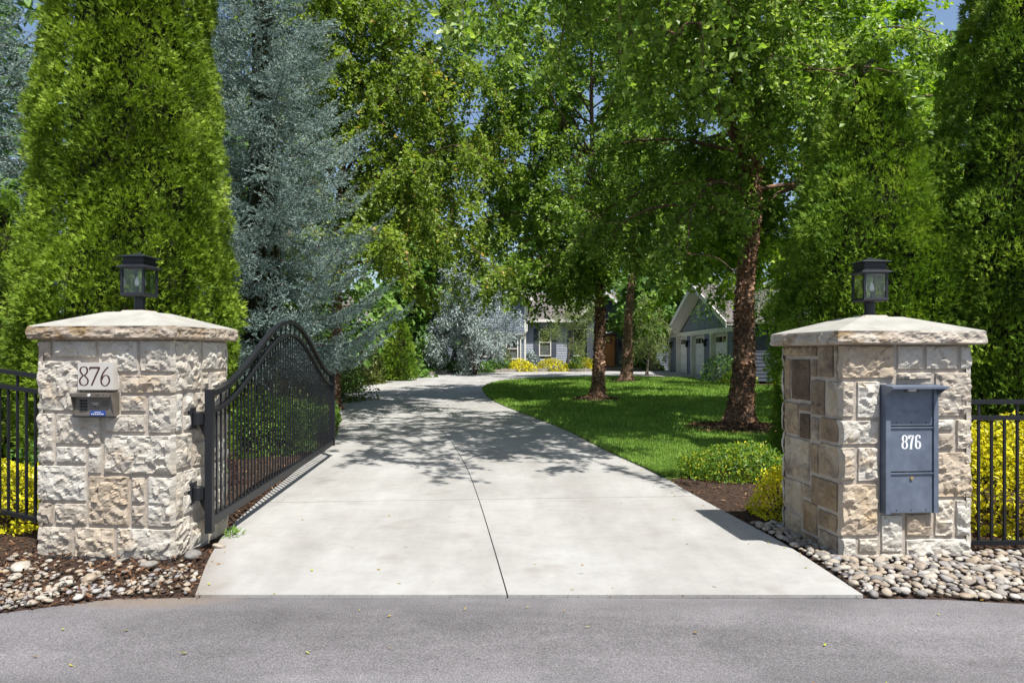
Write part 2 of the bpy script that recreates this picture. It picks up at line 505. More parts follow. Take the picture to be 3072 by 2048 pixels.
M['arbor'] = m_leaf('arborvitae_spray', [(0.0, (0.081, 0.135, 0.012)), (0.35, (0.162, 0.254, 0.019)), (0.7, (0.261, 0.373, 0.034)), (1.0, (0.399, 0.508, 0.084))], 0.30, 0.6, 0.2, 2.2)
M['arbor_dark'] = m_leaf('dark_arborvitae_spray', [(0.0, (0.063, 0.126, 0.014)), (0.35, (0.138, 0.246, 0.022)), (0.7, (0.236, 0.360, 0.034)), (1.0, (0.380, 0.480, 0.072))], 0.30, 0.6, 0.2, 2.2)
M['spruce'] = m_leaf('blue_spruce_needle', [(0.0, (0.114, 0.176, 0.154)), (0.5, (0.246, 0.333, 0.302)), (0.9, (0.396, 0.502, 0.461)), (1.0, (0.504, 0.527, 0.418))], 0.15, 0.75, 0.08, 1.2, (1, 1, 0.95))
M['cedar'] = m_leaf('silver_cedar_needle', [(0.0, (0.189, 0.240, 0.228)), (0.5, (0.329, 0.392, 0.373)), (1.0, (0.481, 0.531, 0.506))], 0.12, 0.6, 0.25, 1.2, (1, 1, 0.95))
M['pine'] = m_leaf('pine_needle', [(0.0, (0.096, 0.150, 0.036)), (0.5, (0.186, 0.246, 0.060)), (1.0, (0.312, 0.360, 0.120))], 0.2, 0.6, 0.25, 1.0)
M['gold'] = m_leaf('golden_leaf', [(0.0, (0.237, 0.278, 0.011)), (0.35, (0.529, 0.501, 0.014)), (0.7, (0.835, 0.723, 0.020)), (1.0, (0.900, 0.890, 0.055))], 0.35, 0.45, 0.35, 3.0, (1, 1, 0.5))
M['goldgreen'] = m_leaf('green_gold_leaf', [(0.0, (0.055, 0.133, 0.016)), (0.45, (0.118, 0.234, 0.022)), (0.75, (0.312, 0.374, 0.023)), (1.0, (0.811, 0.702, 0.031))], 0.35, 0.45, 0.35, 3.0)
M['shrub'] = m_leaf('shrub_leaf', [(0.0, (0.047, 0.118, 0.020)), (0.5, (0.101, 0.210, 0.034)), (1.0, (0.202, 0.336, 0.059))], 0.3, 0.42, 0.45, 2.0)
M['shrub_bright'] = m_leaf('bright_shrub_leaf', [(0.0, (0.065, 0.156, 0.016)), (0.5, (0.137, 0.267, 0.026)), (1.0, (0.247, 0.377, 0.065))], 0.35, 0.42, 0.4, 2.0)
M['olive'] = m_leaf('olive_shrub_leaf', [(0.0, (0.052, 0.078, 0.016)), (0.5, (0.130, 0.163, 0.026)), (1.0, (0.312, 0.286, 0.052))], 0.3, 0.42, 0.45, 2.0)
M['barberry'] = m_leaf('dark_red_leaf', [(0.0, (0.030, 0.010, 0.012)), (0.5, (0.070, 0.022, 0.022)), (1.0, (0.13, 0.05, 0.04))], 0.3, 0.5, 0.3, 2.0)
M['litter'] = m_leaf('fallen_leaf', [(0.0, (0.20, 0.10, 0.03)), (0.5, (0.42, 0.30, 0.04)), (1.0, (0.35, 0.40, 0.05))], 0.1, 0.7, 0.2, 2.0)

def pebble_mat():
    m, nt, b = new_mat('river_pebble')
    p = geo_pos(nt)
    oi = nt.nodes.new('ShaderNodeObjectInfo')
    at = nt.nodes.new('ShaderNodeAttribute'); at.attribute_name = 'tint'
    f = math_n(nt, 'FRACT', math_n(nt, 'ADD', oi.outputs['Random'], at.outputs['Fac']))
    r = ramp(nt, [(0.0, (0.58, 0.53, 0.45)), (0.14, (0.40, 0.31, 0.22)), (0.26, (0.62, 0.57, 0.48)), (0.38, (0.28, 0.26, 0.24)), (0.50, (0.52, 0.42, 0.31)), (0.62, (0.50, 0.46, 0.40)), (0.72, (0.20, 0.195, 0.20)), (0.80, (0.44, 0.34, 0.24)), (0.90, (0.34, 0.33, 0.34)), (1.0, (0.62, 0.58, 0.52))], f, 0.70)
    n = noise(nt, 30, 5, vec=p)
    v = ramp(nt, [(0.3, (0.66, 0.62, 0.56)), (0.62, (1.06,) * 3)], n.outputs[0])
    nt.links.new(mix_rgb(nt, 1.0, r.outputs[0], v.outputs[0], 'MULTIPLY'), b.inputs['Base Color'])
    b.inputs['Roughness'].default_value = 0.65
    b.inputs['Specular IOR Level'].default_value = 0.3
    n2 = noise(nt, 160, 3, vec=p)
    bump(nt, b, n2.outputs[0], 0.15, 0.003)
    return m
M['pebble'] = pebble_mat()

M['siding'] = m_noise('blue_grey_siding', [(0.3, (0.215, 0.25, 0.32)), (0.7, (0.26, 0.30, 0.375))], 2.0, 0.75)
M['siding_pale'] = m_noise('pale_siding', [(0.3, (0.42, 0.46, 0.54)), (0.7, (0.50, 0.54, 0.61))], 2.0, 0.75)
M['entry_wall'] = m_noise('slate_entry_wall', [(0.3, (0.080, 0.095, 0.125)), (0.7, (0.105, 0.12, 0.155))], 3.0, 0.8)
M['trim'] = m_flat('cream_trim', (0.78, 0.76, 0.70), 0.6)
M['garage_door'] = m_flat('garage_door_paint', (0.80, 0.80, 0.78), 0.5)
M['shingle'] = m_noise('roof_shingles', [(0.3, (0.115, 0.10, 0.092)), (0.7, (0.22, 0.195, 0.18))], 9, 0.95, 0.8, 14, 0.03)
M['wood_door'] = m_noise('stained_wood', [(0.3, (0.36, 0.15, 0.045)), (0.7, (0.52, 0.24, 0.08))], 6, 0.5)
M['wood_dark'] = m_flat('dark_wood', (0.055, 0.028, 0.017), 0.6)
M['kerb_stone'] = m_noise('kerb_stone', [(0.3, (0.27, 0.24, 0.20)), (0.7, (0.42, 0.38, 0.33))], 6, 0.9, 0.6, 30, 0.02, obj_var=0.15)
# ------------------------------------------------------------------ the setting: ground, road, driveway, lawn
rng = np.random.default_rng(11)

def sheet(name, rows, mat, kind='structure', parent=None, zoff=0.0, thick=0.0, nx=14, relief=0.0, skew=(0, 0)):
    """rows: list of (y, x0, x1), one strip after another, laid on the terrain"""
    rows = np.array(rows, float)
    s = np.linspace(0, 1, nx)
    X = rows[:, 1:2] + (rows[:, 2:3] - rows[:, 1:2]) * s[None, :]
    Y = np.repeat(rows[:, 0:1], nx, 1)
    Y = Y + np.linspace(skew[0], skew[1], len(rows))[:, None] * (X + 0.35)
    Z = tz(Y) + zoff
    if relief: Z = Z + relief * fbm(X * 0.7, Y * 0.7, 5)
    n = len(rows)
    V = np.stack([X, Y, Z], 2).reshape(-1, 3)
    F = [grid_faces(n, nx)[:, ::-1]]
    if thick:
        loop = [i for i in range(nx)] + [i * nx + nx - 1 for i in range(1, n)] + [(n - 1) * nx + i for i in range(nx - 2, -1, -1)] + [i * nx for i in range(n - 2, 0, -1)]
        L = np.array(loop); base = len(V)
        low = V[L].copy(); low[:, 2] -= thick
        V = np.concatenate([V, low])
        k = np.arange(len(L)); k2 = (k + 1) % len(L)
        F.append(np.stack([L[k], L[k2], base + k2, base + k], 1)[:, ::-1])
    me = mesh_np(name, V, F)
    o = obj(name, me, mat, parent)
    if kind: o['kind'] = kind
    return o

ys = np.concatenate([np.linspace(-60, 2, 6), np.linspace(3, 60, 58), np.linspace(80, 700, 10)])
g = sheet('ground', [(y, -600, 600) for y in ys], M['mulch'], zoff=-0.012, nx=61)

# road: its edge follows the beds
RX = np.array([-80, -6.0, -3.6, -3.08, -2.78, -2.52, -2.01, 2.24, 2.7, 3.19, 3.8, 8, 80.0])
RY = np.array([3.6, 3.75, 4.02, 4.11, 4.25, 4.36, 4.375, 4.355, 4.34, 4.26, 4.22, 4.2, 4.2])
xs = np.concatenate([np.linspace(-80, -7, 8), np.linspace(-6, 6, 241), np.linspace(7, 80, 8)])
re = np.interp(xs, RX, RY)
wob = fbm(xs * 3.1, xs * 0 + 2, 3) * 0.05
wob = np.where((xs > -2.05) & (xs < 2.25), 0, wob)
re = re + wob
V = []
for k, f in enumerate((0.0, 0.85, 0.97, 1.0)):
    V += [(x, -40 + (e + 40) * f, 0.0 if k < 3 else -0.008) for x, e in zip(xs, re)]
me = mesh_np('road', np.array(V), [grid_faces(4, len(xs))])
tag(obj('road', me, M['asphalt']), kind='structure')

LY = np.array([4.38, 5.10, 6.05, 7.01, 8.94, 11.75, 15.0, 19.0, 24.2, 27.5, 31.6, 35.9, 39.2, 41.7, 43.3, 45.3, 47.7])
LX = np.array([-2.03, -2.26, -2.49, -2.62, -2.83, -3.10, -3.75, -4.9, -6.35, -6.6, -6.57, -5.41, -4.41, -3.89, -0.72, 5.02, 11.06])
DY = np.array([4.37, 4.84, 5.56, 6.28, 6.91, 7.55, 8.47, 10.72, 13.75, 17.76, 21.48, 26.35, 28.26, 30.13, 33.26, 35.1, 36.3])
DX = np.array([2.25, 2.24, 2.21, 2.12, 2.04, 1.97, 1.90, 1.53, 1.09, 0.27, -0.49, -1.11, -1.23, -1.08, -0.13, 1.65, 5.19])
CY = np.array([4.38, 5.56, 7.22, 9.11, 10.96, 12.67, 16.0, 19.9, 24, 28, 34])
CX = np.array([-0.03, -0.16, -0.35, -0.59, -0.88, -1.18, -1.95, -2.9, -3.75, -4.1, -3.4])

def smooth_curve(t, T, X):
    """Catmull-Rom through the measured points"""
    i = np.clip(np.searchsorted(T, t) - 1, 0, len(T) - 2)
    m = np.gradient(X, T)
    h = T[i + 1] - T[i]; u = np.clip((t - T[i]) / h, 0, 1)
    return ((2 * u**3 - 3 * u**2 + 1) * X[i] + (u**3 - 2 * u**2 + u) * h * m[i] + (-2 * u**3 + 3 * u**2) * X[i + 1] + (u**3 - u**2) * h * m[i + 1])
fL = lambda y: smooth_curve(np.asarray(y, float), LY, LX)
fR = lambda y: smooth_curve(np.asarray(y, float), DY, DX)
fC = lambda y: smooth_curve(np.asarray(y, float), CY, CX)

drive = empty('driveway', (0, 6, 0), kind='structure')
G2 = 0.0045
joints = [4.375, 7.25, 10.9, 14.6, 18.4, 22.4, 26.5]
for a, b_ in zip(joints[:-1], joints[1:]):
    for side in (0, 1):
        yy = np.linspace(a + (0.007 if a > 5 else 0), b_ - 0.007, 16)
        rows = []
        for y in yy:
            if side == 0: rows.append((y, fL(y), fC(y) - G2))
            else: rows.append((y, fC(y) + G2, fR(y)))
        o = sheet('slab', rows, M['concrete'], None, drive, 0.010, 0.06, nx=10, skew=(0 if a < 5 else 0.07, 0.07 if b_ < 26 else 0))
yy = np.linspace(26.5 + G2, 33.2, 12)
sheet('slab', [(y, fL(y), fR(y) + 0.05) for y in yy], M['concrete'], None, drive, 0.010, 0.06, nx=12)
yy = np.linspace(33.21, 47.6, 30)
sheet('slab', [(y, fL(y), 10.46 if y < 45.4 else 13.0) for y in yy], M['concrete'], None, drive, 0.010, 0.06, nx=16)

def lawn_r(y):
    return np.interp(y, [8.45, 9.85, 12.3, 13.6, 27, 29, 30.1, 33.3, 35.1, 36.3], [1.93, 3.7, 4.9, 12.5, 12.5, 11.4, 10.2, 9.1, 9.35, 6.2])
yy = np.concatenate([np.linspace(8.47, 33, 70), np.linspace(33.2, 36.29, 24)])
lawn = sheet('lawn', [(y, fR(y) + 0.012, lawn_r(y)) for y in yy], M['soil_lawn'], zoff=0.028, thick=0.05, nx=30)

def mesh_tris(P, tint, smooth_shade=False):
    n = len(P)
    return P.reshape(-1, 3), [np.arange(n * P.shape[1]).reshape(n, P.shape[1])]

def make_grass():
    N = 185000
    u = rng.random(N)
    y = 8.5 + (36.2 - 8.5) * u ** 1.75
    xl = fR(y) + 0.0; xr = lawn_r(y)
    x = xl + (xr - xl) * rng.random(N)
    keep = (x / y < 0.80)
    for cx, cy, r in ((4.82, 14.45, 1.05), (2.81, 22.7, 0.85), (5.4, 32.6, 0.8)):
        d = np.hypot(x - cx, (y - cy)) + 0.25 * fbm(x * 2, y * 2, 8)
        keep &= d > r
    x = x[keep]; y = y[keep]; n = len(x)
    z = tz(y) + 0.026
    h = (0.030 + 0.035 * rng.random(n)) * (1 + y / 45)
    w = (0.0035 + 0.003 * rng.random(n)) * (1 + y / 9)
    th = rng.random(n) * 2 * np.pi
    lean = 0.7 * h * rng.random(n); la = rng.random(n) * 2 * np.pi
    P = np.zeros((n, 3, 3))
    P[:, 0] = np.stack([x - w * np.cos(th), y - w * np.sin(th), z], 1)
    P[:, 1] = np.stack([x + w * np.cos(th), y + w * np.sin(th), z], 1)
    P[:, 2] = np.stack([x + lean * np.cos(la), y + lean * np.sin(la), z + h], 1)
    V, F = mesh_tris(P, None)
    tint = np.clip(rng.normal(0.5, 0.22, n) + 0.5 * fbm(x * 1.3, y * 1.3, 4), 0, 1)
    o = obj('grass', mesh_np('grass', V, F, attr=tint), M['grass'])
    tag(o, 'short green lawn grass beside the curving driveway', 'grass', kind='stuff')
make_grass()

# mulch rings round the birches
def mulch_ring(cx, cy, rx, ry, name):
    nr, nt = 8, 40
    V = []
    for i in range(nr):
        f = i / (nr - 1)
        for k in range(nt):
            t = 2 * math.pi * k / nt
            wv = 1 + 0.25 * float(fbm(np.array(math.cos(t) * 2 + cx), np.array(math.sin(t) * 2), 7)) if i else 1
            x = cx + rx * f * wv * math.cos(t); y = cy + ry * f * wv * math.sin(t)
            V.append((x, y, float(tz(y)) + 0.03 + 0.10 * (1 - f) ** 0.8 + 0.012 * float(vnoise(np.array(x * 9), np.array(y * 9), 3)) - (0.02 if f == 1 else 0)))
    F = [(i * nt + k, i * nt + (k + 1) % nt, (i + 1) * nt + (k + 1) % nt, (i + 1) * nt + k) for i in range(nr - 1) for k in range(nt)]
    me = mesh_np(name, np.array(V), [np.array(F)[:, ::-1]], True)
    tag(obj(name, me, M['mulch']), kind='structure')
mulch_ring(4.75, 13.95, 1.25, 1.15, 'mulch_ring')
mulch_ring(2.75, 22.4, 0.95, 0.9, 'mulch_ring')
mulch_ring(5.4, 32.5, 0.8, 0.8, 'mulch_ring')

def chips(name, pts, label, size=(0.012, 0.045), dark=0.0, mat=None, flat=False):
    n = len(pts)
    L = rng.uniform(*size, n); W = L * rng.uniform(0.18, 0.45, n)
    a = rng.random(n) * 2 * np.pi; tilt = rng.normal(0, 0.35, n); roll = rng.normal(0, 0.4, n)
    if flat: tilt = tilt * 0.2; roll = roll * 0.2
    ax = np.stack([np.cos(a) * np.cos(tilt), np.sin(a) * np.cos(tilt), np.sin(tilt)], 1)
    sd = np.stack([-np.sin(a) * np.cos(roll), np.cos(a) * np.cos(roll), np.sin(roll)], 1)
    c = pts + np.array([0, 0, 0.006]) + np.stack([0 * L, 0 * L, L * 0.35 * rng.random(n)], 1)
    hl = (ax * L[:, None] / 2); hw = sd * W[:, None] / 2
    P = np.stack([c - hl - hw, c - hl + hw * 0.7, c + hl + hw, c + hl - hw * 0.8], 1)
    V, F = mesh_tris(P, None)
    t = np.clip(rng.beta(1.5, 2.2, n) - dark, 0, 1)
    o = obj(name, mesh_np(name, V, F, attr=t), mat or M['chip'])
    tag(o, label, 'mulch', kind='stuff')
    return o

def scatter(x0, x1, y0, y1, n, fn=None, z=None):
    x = rng.uniform(x0, x1, n); y = rng.uniform(y0, y1, n)
    k = np.ones(n, bool) if fn is None else fn(x, y)
    x = x[k]; y = y[k]
    return np.stack([x, y, tz(y) - 0.012 if z is None else x * 0 + z], 1)

pts = [scatter(-6.5, -2.0, 4.0, 7.5, 15000, lambda x, y: (y > np.interp(x, RX, RY) - 0.02) & (x < fL(y) + 0.02)),
       scatter(-4.4, -2.6, 6.5, 14, 9000, lambda x, y: x < fL(y)),
       scatter(-7.5, -3.0, 12, 26, 3000, lambda x, y: x < fL(y))]
q = scatter(-5.5, -2.2, 4.1, 5.2, 2600, lambda x, y: (y > np.interp(x, RX, RY)) & (x < fL(np.clip(y, 4.4, 9)) - 0.02)); q[:, 2] += rng.uniform(0.015, 0.04, len(q)); pts.append(q)
chips('mulch_chips', np.concatenate(pts), 'dark bark mulch scattered round the left stone pillar and behind the gate')
pts = [scatter(1.9, 6, 5.2, 12.5, 13000, lambda x, y: (x > fR(y) + 0.0) & (x > lawn_r(np.clip(y, 8.45, 40)) - 0.02) | ((y < 8.45) & (x > fR(y)))),
       scatter(3.2, 6.5, 4.3, 6.8, 5000)]
chips('mulch_chips', np.concatenate(pts), 'dark bark mulch in the bed beside and behind the right stone pillar')
q = np.stack([rng.uniform(-2.1, 2.3, 420), 4.372 + rng.normal(0, 0.018, 420), np.full(420, 0.0)], 1)
q2 = np.stack([rng.uniform(-5, -1.9, 500), 0 * rng.random(500), np.full(500, 0.0)], 1); q2[:, 1] = np.interp(q2[:, 0], RX, RY) - np.abs(rng.normal(0, 0.09, 500))
q3 = np.stack([rng.uniform(2.2, 5, 260), 0 * rng.random(260), np.full(260, 0.0)], 1); q3[:, 1] = np.interp(q3[:, 0], RX, RY) - np.abs(rng.normal(0, 0.06, 260))
chips('road_grit', np.concatenate([q, q2, q3]), 'loose grit and bark crumbs gathered along the road edge', size=(0.004, 0.012), flat=True)
pr = []
for cx, cy, r, n in ((4.75, 13.95, 1.2, 2600), (2.75, 22.4, 0.9, 1200), (5.4, 32.5, 0.8, 500)):
    t = rng.random(n) * 2 * np.pi; f = np.sqrt(rng.random(n)) * 1.05
    x = cx + r * f * np.cos(t); y = cy + r * f * np.sin(t)
    pr.append(np.stack([x, y, tz(y) + 0.032 + 0.10 * np.clip(1 - f, 0, 1) ** 0.8], 1))
chips('mulch_chips', np.concatenate(pr), 'bark mulch heaped in the rings round the birch trunks', size=(0.02, 0.09))

# ------------------------------------------------------------------ stone pillars
def rough_stone(name, P, U, Nn, rect, mat, parent, seed, amp=1.0, corner=(False, False)):
    """split-faced block on a pillar face. P,U: face origin and run (2-D); Nn: outward normal"""
    u0, u1, z0, z1 = rect
    w = u1 - u0; h = z1 - z0
    res = 0.0118
    amp = amp * 0.63
    nu = max(5, int(w / res)); nv = max(5, int(h / res))
    u = np.linspace(0, 1, nu); v = np.linspace(0, 1, nv)
    Ug, Vg = np.meshgrid(u * w, v * h, indexing='ij')
    r = np.random.default_rng(seed)
    ea = Ug + (1.0 if corner[0] else 0.0); eb = w - Ug + (1.0 if corner[1] else 0.0)
    e = np.minimum(np.minimum(ea, eb), np.minimum(Vg, h - Vg))
    wob = 0.012 * fbm(Ug * 14 + seed, Vg * 14, seed, 3)
    e2 = np.clip(e + wob, 0, None)
    H = 0.004 + 0.018 * smooth(0, 0.014, e2) * amp
    H = H + amp * 0.016 * smooth(0.0, 0.45 * min(w, h), e)
    # chiselled facets: tilted planes, nearest seed wins
    k = max(5, int(w * h / 0.0030))
    sx = r.random(k) * w; sy = r.random(k) * h
    gx = r.normal(0, 0.24, k); gy = r.normal(0.10, 0.30, k); off = r.normal(0, 0.0045, k)
    wu = Ug + 0.03 * fbm(Ug * 9 + 3, Vg * 9, seed + 5, 3); wv = Vg + 0.03 * fbm(Ug * 9, Vg * 9 + 7, seed + 9, 3)
    D = (wu[..., None] - sx) ** 2 + (wv[..., None] - sy) ** 2
    i = D.argmin(-1)
    fac = gx[i] * (wu - sx[i]) + gy[i] * (wv - sy[i]) + off[i]
    H = H + amp * smooth(0.004, 0.03, e2) * (np.clip(fac, -0.022, 0.026) + 0.026 * fbm(Ug * 20, Vg * 30, seed + 2, 5))
    H = np.maximum(H, 0.002)
    H[0, :] = H[-1, :] = -0.03; H[:, 0] = H[:, -1] = -0.03
    du = 0.010 * fbm(Vg * 16 + seed, Ug * 3, seed + 31, 3); dv = 0.010 * fbm(Ug * 16, Vg * 3 + seed, seed + 37, 3)
    du = du + 0.03 * fbm(Vg * 11 + seed, Ug * 0, seed + 41, 4) * (smooth(0.05, 0, Ug) * corner[0] + smooth(0.05, 0, w - Ug) * corner[1])
    uu = u0 + Ug + du; zz = z0 + Vg + dv
    # pull the first inner ring out so the block has near-square sides
    X = P[0] + U[0] * uu + Nn[0] * H; Y = P[1] + U[1] * uu + Nn[1] * H
    V = np.stack([X, Y, zz], 2).reshape(-1, 3)
    F = grid_faces(nu, nv)
    nrm = np.cross(np.array([U[0], U[1], 0]), np.array([0, 0, 1]))
    if nrm[0] * Nn[0] + nrm[1] * Nn[1] < 0: F = F[:, ::-1]
    me = mesh_np(name, V, [F])
    return obj(name, me, mat, parent)

LFs = [(-0.02,0.100,1.519,1.66),(0.107,0.472,1.519,1.66),(0.479,0.810,1.412,1.66),(0.817,1.085,1.413,1.66),(-0.02,0.349,1.112,1.506),(0.355,0.655,1.275,1.495),(0.662,1.085,1.250,1.400),(0.662,0.871,1.111,1.243),(0.885,1.085,0.951,1.244),(0.355,0.655,1.108,1.268),(-0.02,0.121,0.716,1.105),(0.128,0.506,0.860,1.101),(0.533,0.868,0.954,1.101),(0.128,0.383,0.713,0.850),(0.393,0.512,0.641,0.852),(0.526,1.085,0.641,0.945),(-0.02,0.385,0.426,0.706),(0.397,0.737,0.248,0.634),(0.748,0.868,0.425,0.632),(0.748,0.868,0.250,0.416),(0.880,1.085,0.250,0.634),(-0.02,0.110,0.244,0.418),(0.119,0.388,0.244,0.418),(-0.02,0.270,0.0,0.237),(0.280,0.618,0.0,0.240),(0.628,1.085,0.0,0.242)]
LFm = {17: 'stone_tan', 18: 'stone_tan', 24: 'stone_tan'}
LRs = [(0.03,0.392,1.262,1.66),(0.402,0.771,1.419,1.66),(0.402,0.501,1.258,1.409),(0.511,0.771,1.09,1.409),(0.03,0.14,0.955,1.252),(0.149,0.29,1.09,1.252),(0.30,0.501,1.06,1.248),(0.149,0.29,0.955,1.081),(0.30,0.771,0.865,1.05),(0.03,0.265,0.665,0.945),(0.275,0.525,0.655,0.855),(0.535,0.771,0.655,0.855),(0.03,0.145,0.305,0.655),(0.154,0.311,0.469,0.655),(0.32,0.771,0.428,0.645),(0.154,0.380,0.305,0.46),(0.39,0.771,0.23,0.418),(0.03,0.235,0.0,0.296),(0.244,0.50,0.0,0.22),(0.51,0.771,0.0,0.22)]
RFs = [(-0.02,0.408,1.364,1.62),(0.418,0.634,1.430,1.62),(0.643,0.907,1.430,1.62),(0.917,1.02,1.429,1.62),(-0.02,0.090,1.078,1.353),(0.100,0.290,1.068,1.353),(0.418,0.708,1.35,1.420),(0.718,1.02,1.075,1.420),(-0.02,0.282,0.870,1.060),(0.718,0.881,0.968,1.063),(0.718,0.881,0.830,0.960),(0.891,1.018,0.826,1.063),(-0.02,0.098,0.600,0.858),(0.107,0.284,0.596,0.858),(0.715,1.015,0.462,0.817),(-0.02,0.281,0.190,0.585),(0.290,0.473,0.062,0.356),(0.487,0.705,0.175,0.356),(0.715,0.881,0.172,0.453),(0.890,1.01,0.165,0.453),(-0.02,0.106,0.0,0.180),(0.115,0.280,0.066,0.180),(0.115,0.480,-0.018,0.056),(0.488,1.01,-0.02,0.162),(0.29,0.708,0.366,1.34)]
RFm = {0: 'stone_tan', 11: 'stone_tan', 14: 'stone_tan', 15: 'stone_tan', 17: 'stone_tan', 18: 'stone_tan'}
RLs = [(0.340,0.88,1.525,1.62),(0.105,0.330,1.364,1.62),(0.03,0.096,1.35,1.62),(0.340,0.440,1.364,1.515),(0.450,0.764,1.161,1.515),(0.773,0.88,1.155,1.515),(0.228,0.440,1.06,1.352),(0.03,0.219,1.075,1.345),(0.450,0.624,1.075,1.153),(0.633,0.88,0.862,1.146),(0.450,0.624,0.845,1.066),(0.312,0.440,0.852,1.05),(0.03,0.303,0.872,1.066),(0.456,0.88,0.50,0.852),(0.320,0.447,0.59,0.838),(0.03,0.312,0.60,0.862),(0.575,0.88,0.215,0.49),(0.45,0.566,0.365,0.49),(0.05,0.44,0.345,0.582),(0.340,0.566,0.095,0.355),(0.05,0.330,0.19,0.335),(0.600,0.88,-0.02,0.205),(0.340,0.590,-0.02,0.088),(0.05,0.330,-0.02,0.18)]
RLm = {1: 'stone_dark', 3: 'stone_dark', 4: 'stone_dark', 6: 'stone_dark', 8: 'stone_dark', 10: 'stone_dark'}

def pillar(name, label, P0, ang, W, D, htop, faces, seed, ov=0.085):
    a = R(ang)
    U = (math.cos(a), math.sin(a)); N = (-math.sin(a), math.cos(a))
    c = (P0[0] + U[0] * W / 2 + N[0] * D / 2, P0[1] + U[1] * W / 2 + N[1] * D / 2)
    p = empty(name, (c[0], c[1], 0), label, 'pillar')
    MB().obox(P0, U, N, 0, W, 0, D, -0.15, htop).build('mortar_core', M['mortar'], p)
    k = 0
    for kind, rects, mats, default in faces:
        for i, rc in enumerate(rects):
            m = M[mats.get(i, default)]
            if kind == 'front': fr = (P0, U, (-N[0], -N[1]))
            elif kind == 'right': fr = ((P0[0] + U[0] * W, P0[1] + U[1] * W), N, U)
            elif kind == 'left': fr = (P0, N, (-U[0], -U[1]))
            else: fr = ((P0[0] + N[0] * D, P0[1] + N[1] * D), U, N)
            k += 1
            low = kind == 'front' and P0[0] < 0 and i in (5, 9)
            rough_stone('stone', *fr, rc, m, p, seed + k * 7, 0.25 if low else 0.8 if kind == 'left' and default == 'stone_stained' else 1.0,
                        (kind in ('front', 'back') and rc[0] < 0.0, kind in ('front', 'back') and rc[1] > W))
    # the cap: rock-faced band and a hipped top
    cap = cap_stone(p, c, U, N, W, D, htop, seed, ov)
    return p, U, N, c

def cap_stone(p, c, U, N, W, D, z0, seed, ov=0.085, th=0.100, rise=0.125):
    hw = W / 2 + ov; hd = D / 2 + ov
    segs = []
    res = 0.014
    ring = []
    for (s0, s1) in (((-1, -1), (1, -1)), ((1, -1), (1, 1)), ((1, 1), (-1, 1)), ((-1, 1), (-1, -1))):
        A = np.array([s0[0] * hw, s0[1] * hd]); B = np.array([s1[0] * hw, s1[1] * hd])
        n = int(np.linalg.norm(B - A) / res)
        for i in range(n):
            ring.append((A + (B - A) * i / n, np.array([(s0[1] - s1[1]), (s1[0] - s0[0])]) / -2.0 * 1.0, min(i, n - i) * res))
    nz = 9
    n = len(ring)
    V = np.zeros((nz, n, 3))
    arc = np.arange(n) * res
    for j in range(nz):
        f = j / (nz - 1)
        amp = math.sin(math.pi * min(1, max(0, f))) ** 0.6
        d = amp * (0.026 * fbm(arc * 9, arc * 0 + f * 2.2, seed, 5) * 2 + 0.012 * fbm(arc * 34, arc * 0 + f * 5, seed + 4, 4) * 2 + 0.014 * (1 - f))
        if j == 0: d = d - 0.012
        for i, (q, nn, e) in enumerate(ring):
            nn = nn / max(1e-6, np.linalg.norm(nn))
            q2 = q - nn * 0 + np.sign(q) * 0
            out = np.array([np.sign(q[0]) * (abs(abs(q[0]) - hw) < 1e-6), np.sign(q[1]) * (abs(abs(q[1]) - hd) < 1e-6)])
            L = np.linalg.norm(out); out = out / L if L else out
            q2 = q + out * d[i]
            V[j, i] = (c[0] + U[0] * q2[0] + N[0] * q2[1], c[1] + U[1] * q2[0] + N[1] * q2[1], z0 + th * f)
    Vf = V.reshape(-1, 3)
    j = np.arange(nz - 1)[:, None]; i = np.arange(n)[None, :]
    aa = (j * n + i).ravel(); bb = (j * n + (i + 1) % n).ravel()
    F = np.stack([aa, bb, bb + n, aa + n], 1)
    cen = len(Vf)
    Vf = np.concatenate([Vf, [[c[0], c[1], z0]]])
    tri = np.stack([(np.arange(n) + 1) % n, np.arange(n), np.full(n, cen)], 1)
    cap = obj('cap', mesh_np('cap', Vf, [F, tri]), M['cap_edge'], p)
    b = MB()
    b.frustum(c[0], c[1], z0 + th - 0.002, z0 + th + 0.006, hw - 0.004, hw - 0.012, U, hd - 0.004, hd - 0.012)
    b.frustum(c[0], c[1], z0 + th + 0.006, z0 + th + rise, hw - 0.012, 0.17, U, hd - 0.012, 0.17)
    top = b.build('cap_top', M['cap'], p)
    # mortar pad that beds the lantern post
    pad = MB().frustum(c[0], c[1], z0 + th + rise - 0.01, z0 + th + rise + 0.018, 0.115, 0.085, U)
    pad.build('mortar_pad', M['mortar'], p)
    return cap

def back_rects(W, h, seed):
    r = random.Random(seed); out = []; z = 0.0
    while z < h - 0.12:
        dz = min(r.uniform(0.2, 0.3), h - z)
        if h - z - dz < 0.12: dz = h - z
        x = -0.02
        while x < W - 0.1:
            dx = r.uniform(0.22, 0.4)
            if W + 0.02 - x - dx < 0.15: dx = W + 0.02 - x
            out.append((x, x + dx - 0.01, z, z + dz - 0.01)); x += dx
        z += dz
    return out

